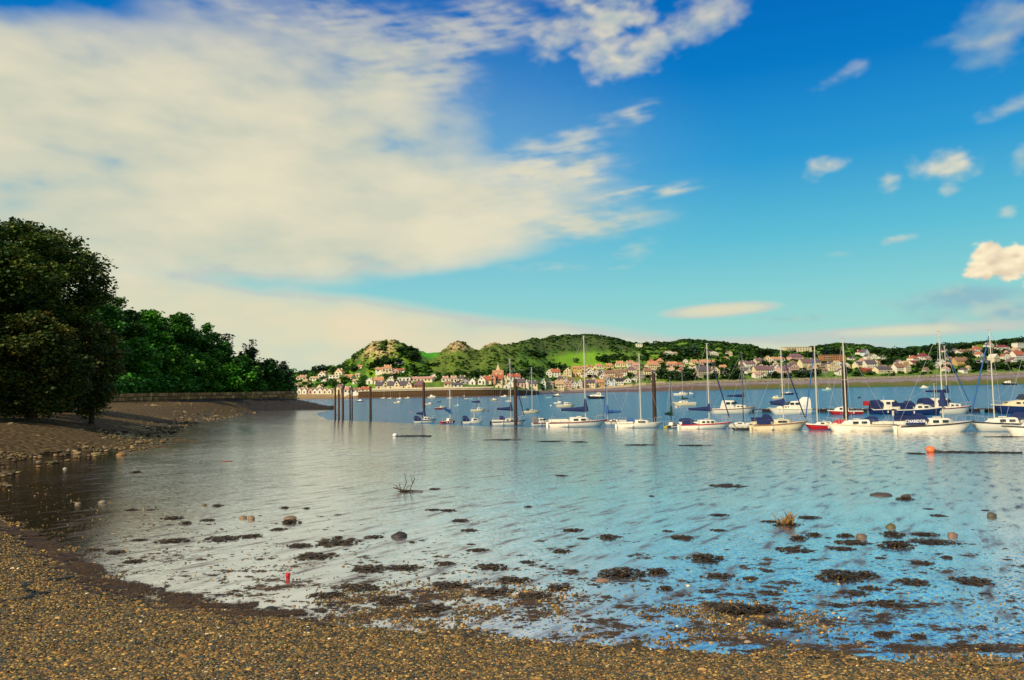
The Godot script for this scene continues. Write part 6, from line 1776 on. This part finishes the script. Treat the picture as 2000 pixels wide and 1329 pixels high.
func build_pebbles() -> void:
	rng.seed = 999
	var tones := [Color(0.125, 0.078, 0.021), Color(0.19, 0.118, 0.030), Color(0.058, 0.043, 0.020), Color(0.026, 0.030, 0.024), Color(0.020, 0.032, 0.034), Color(0.27, 0.17, 0.055), Color(0.056, 0.056, 0.024), Color(0.13, 0.062, 0.022), Color(0.032, 0.025, 0.015), Color(0.10, 0.082, 0.050)]
	var xs := [[], [], []]
	var cs := [[], [], []]
	for i in 540000:
		var d := 5.6 * pow(29.0 / 5.6, pow(rng.randf(), 1.2))
		var u := rng.randf_range(-0.8, 0.8)
		var x := u * d
		if x < -20.0: continue
		var sb := beach_side(x, d)
		var nz := n1.get_noise_2d(x * 0.7, d * 0.9) + 0.5 * n2.get_noise_2d(x * 2.4, d * 2.4)
		var p := 1.0
		if sb < 0.25:
			p = clampf(1.05 + (sb - 0.25) * 1.1 + nz * 1.1, 0.0, 1.0)
			if sb < -4.2: continue
			p *= p
			var patch := maxf(smoothstep(1.0, 0.3, Vector2((x + 1.2) / 2.9, (d - 12.0) / 1.7).length()), smoothstep(1.0, 0.3, Vector2((x - 3.1) / 1.7, (d - 10.9) / 1.2).length()))
			p = maxf(p, patch * clampf(nz * 1.8 + 0.34, 0.0, 0.9))
			if sb < -1.0: p = maxf(p, 0.012)
		if rng.randf() > p: continue
		var s := rng.randf_range(0.0042, 0.0088) * exp(absf(rng.randfn()) * 0.34) * (1.15 + 0.04 * maxf(0.0, d - 6.5))
		var h := base_h(x, d, sb)
		if sb > -1.2:
			var e := 0.045 * n1.get_noise_2d(x * 0.8, d * 0.8) + 0.03 * n2.get_noise_2d(x * 2.6, d * 2.6)
			h = maxf(h, h + clampf(sb * 0.10 + e, -0.08, 0.05) + e * 0.4)
		var k := rng.randi() % 3
		xs[k].append(Transform3D(Basis.from_euler(Vector3(rng.randf_range(-0.35, 0.35), rng.randf() * TAU, rng.randf_range(-0.35, 0.35))).scaled(Vector3(s * rng.randf_range(0.9, 1.5), s * rng.randf_range(0.5, 0.8), s)), Vector3(x, h + s * 0.25, -d)))
		var c: Color = tones[rng.randi() % tones.size()]
		if rng.randf() < 0.006: c = Color(0.42, 0.36, 0.26)
		cs[k].append(c * Color(1.25, 1.2, 1.0) * rng.randf_range(0.5, 1.9))
	var base := []
	for k in 3: base.append(stone_mesh(300 + k, 0.2))
	for k in 3:
		var o := scatter("pebbles", base[k], mats.stone, xs[k], cs[k], self)
		o.set_meta("kind", "stuff")
		tag(o, "brown, gold and slate pebbles covering the beach", "pebbles", "beach pebbles")
	# weed line along the shingle edge and crumbs over the mud
	xs = []
	cs = []
	var crumb := weed_mesh(140, 30, 0.2)
	for i in 90000:
		var px := rng.randf_range(-60.0, 2060.0)
		var py := 985.0 + 290.0 * sqrt(rng.randf())
		var r := ray(px, py)
		var d := -3.2 / r.y
		var x := r.x * d
		var sb := beach_side(x, d)
		var nz := n1.get_noise_2d(x * 0.55 + 9.0, d * 1.1) + 0.6 * n2.get_noise_2d(x * 1.9, d * 2.6)
		if sb > 0.15: continue
		var p := clampf(0.20 + nz * 0.9 - (-sb) * 0.035, 0.012, 1.0)
		p = p * p * 1.4 + 0.012
		p = maxf(p, 0.55 * smoothstep(1.0, 0.2, Vector2((x + 1.0) / 3.6, (d - 12.0) / 1.9).length()) * clampf(0.4 + nz * 1.4, 0.0, 1.0))
		if rng.randf() > p: continue
		var s := rng.randf_range(0.015, 0.07) * (1.0 + 0.03 * d) * (1.0 if rng.randf() < 0.88 else 2.4)
		xs.append(Transform3D(Basis(Vector3.UP, rng.randf() * TAU).scaled(Vector3(s * 1.6, s * 0.8, s)), Vector3(x, base_h(x, d, sb), -d)))
		cs.append(Color(1.25, 1.1, 0.95) * rng.randf_range(0.7, 1.9))
	for i in 12000:
		var f := rng.randf()
		var x := lerpf(-12.6, -2.2, f)
		var d := 0.0
		for j in B_line.size() - 1:
			if x <= B_line[j].x and x > B_line[j + 1].x:
				d = lerpf(B_line[j].y, B_line[j + 1].y, (B_line[j].x - x) / (B_line[j].x - B_line[j + 1].x))
		d += rng.randfn() * 0.42 * (0.5 + f * 0.2) + n1.get_noise_1d(x * 0.8) * 0.35 + 0.1
		var sb := beach_side(x, d)
		var wgt := smoothstep(-2.2, -4.6, x) * clampf(0.12 + 2.0 * n1.get_noise_2d(x * 0.9, d * 1.6), 0.04, 1.0)
		if rng.randf() > wgt: continue
		var s := rng.randf_range(0.06, 0.2)
		xs.append(Transform3D(Basis(Vector3.UP, rng.randf() * TAU).scaled(Vector3(s * 1.6, s * 0.9, s * 1.2)), Vector3(x, base_h(x, d, sb) + maxf(0.0, minf(0.05, sb * 0.1)) + 0.01, -d)))
		cs.append(Color(1.1, 0.95, 0.8) * rng.randf_range(0.7, 1.5))
	var o2 := scatter("weed_crumbs", crumb, mats.weed, xs, cs, self)
	o2.set_meta("kind", "stuff")
	tag(o2, "scraps of dark weed strewn over the mud and shingle edge", "seaweed")
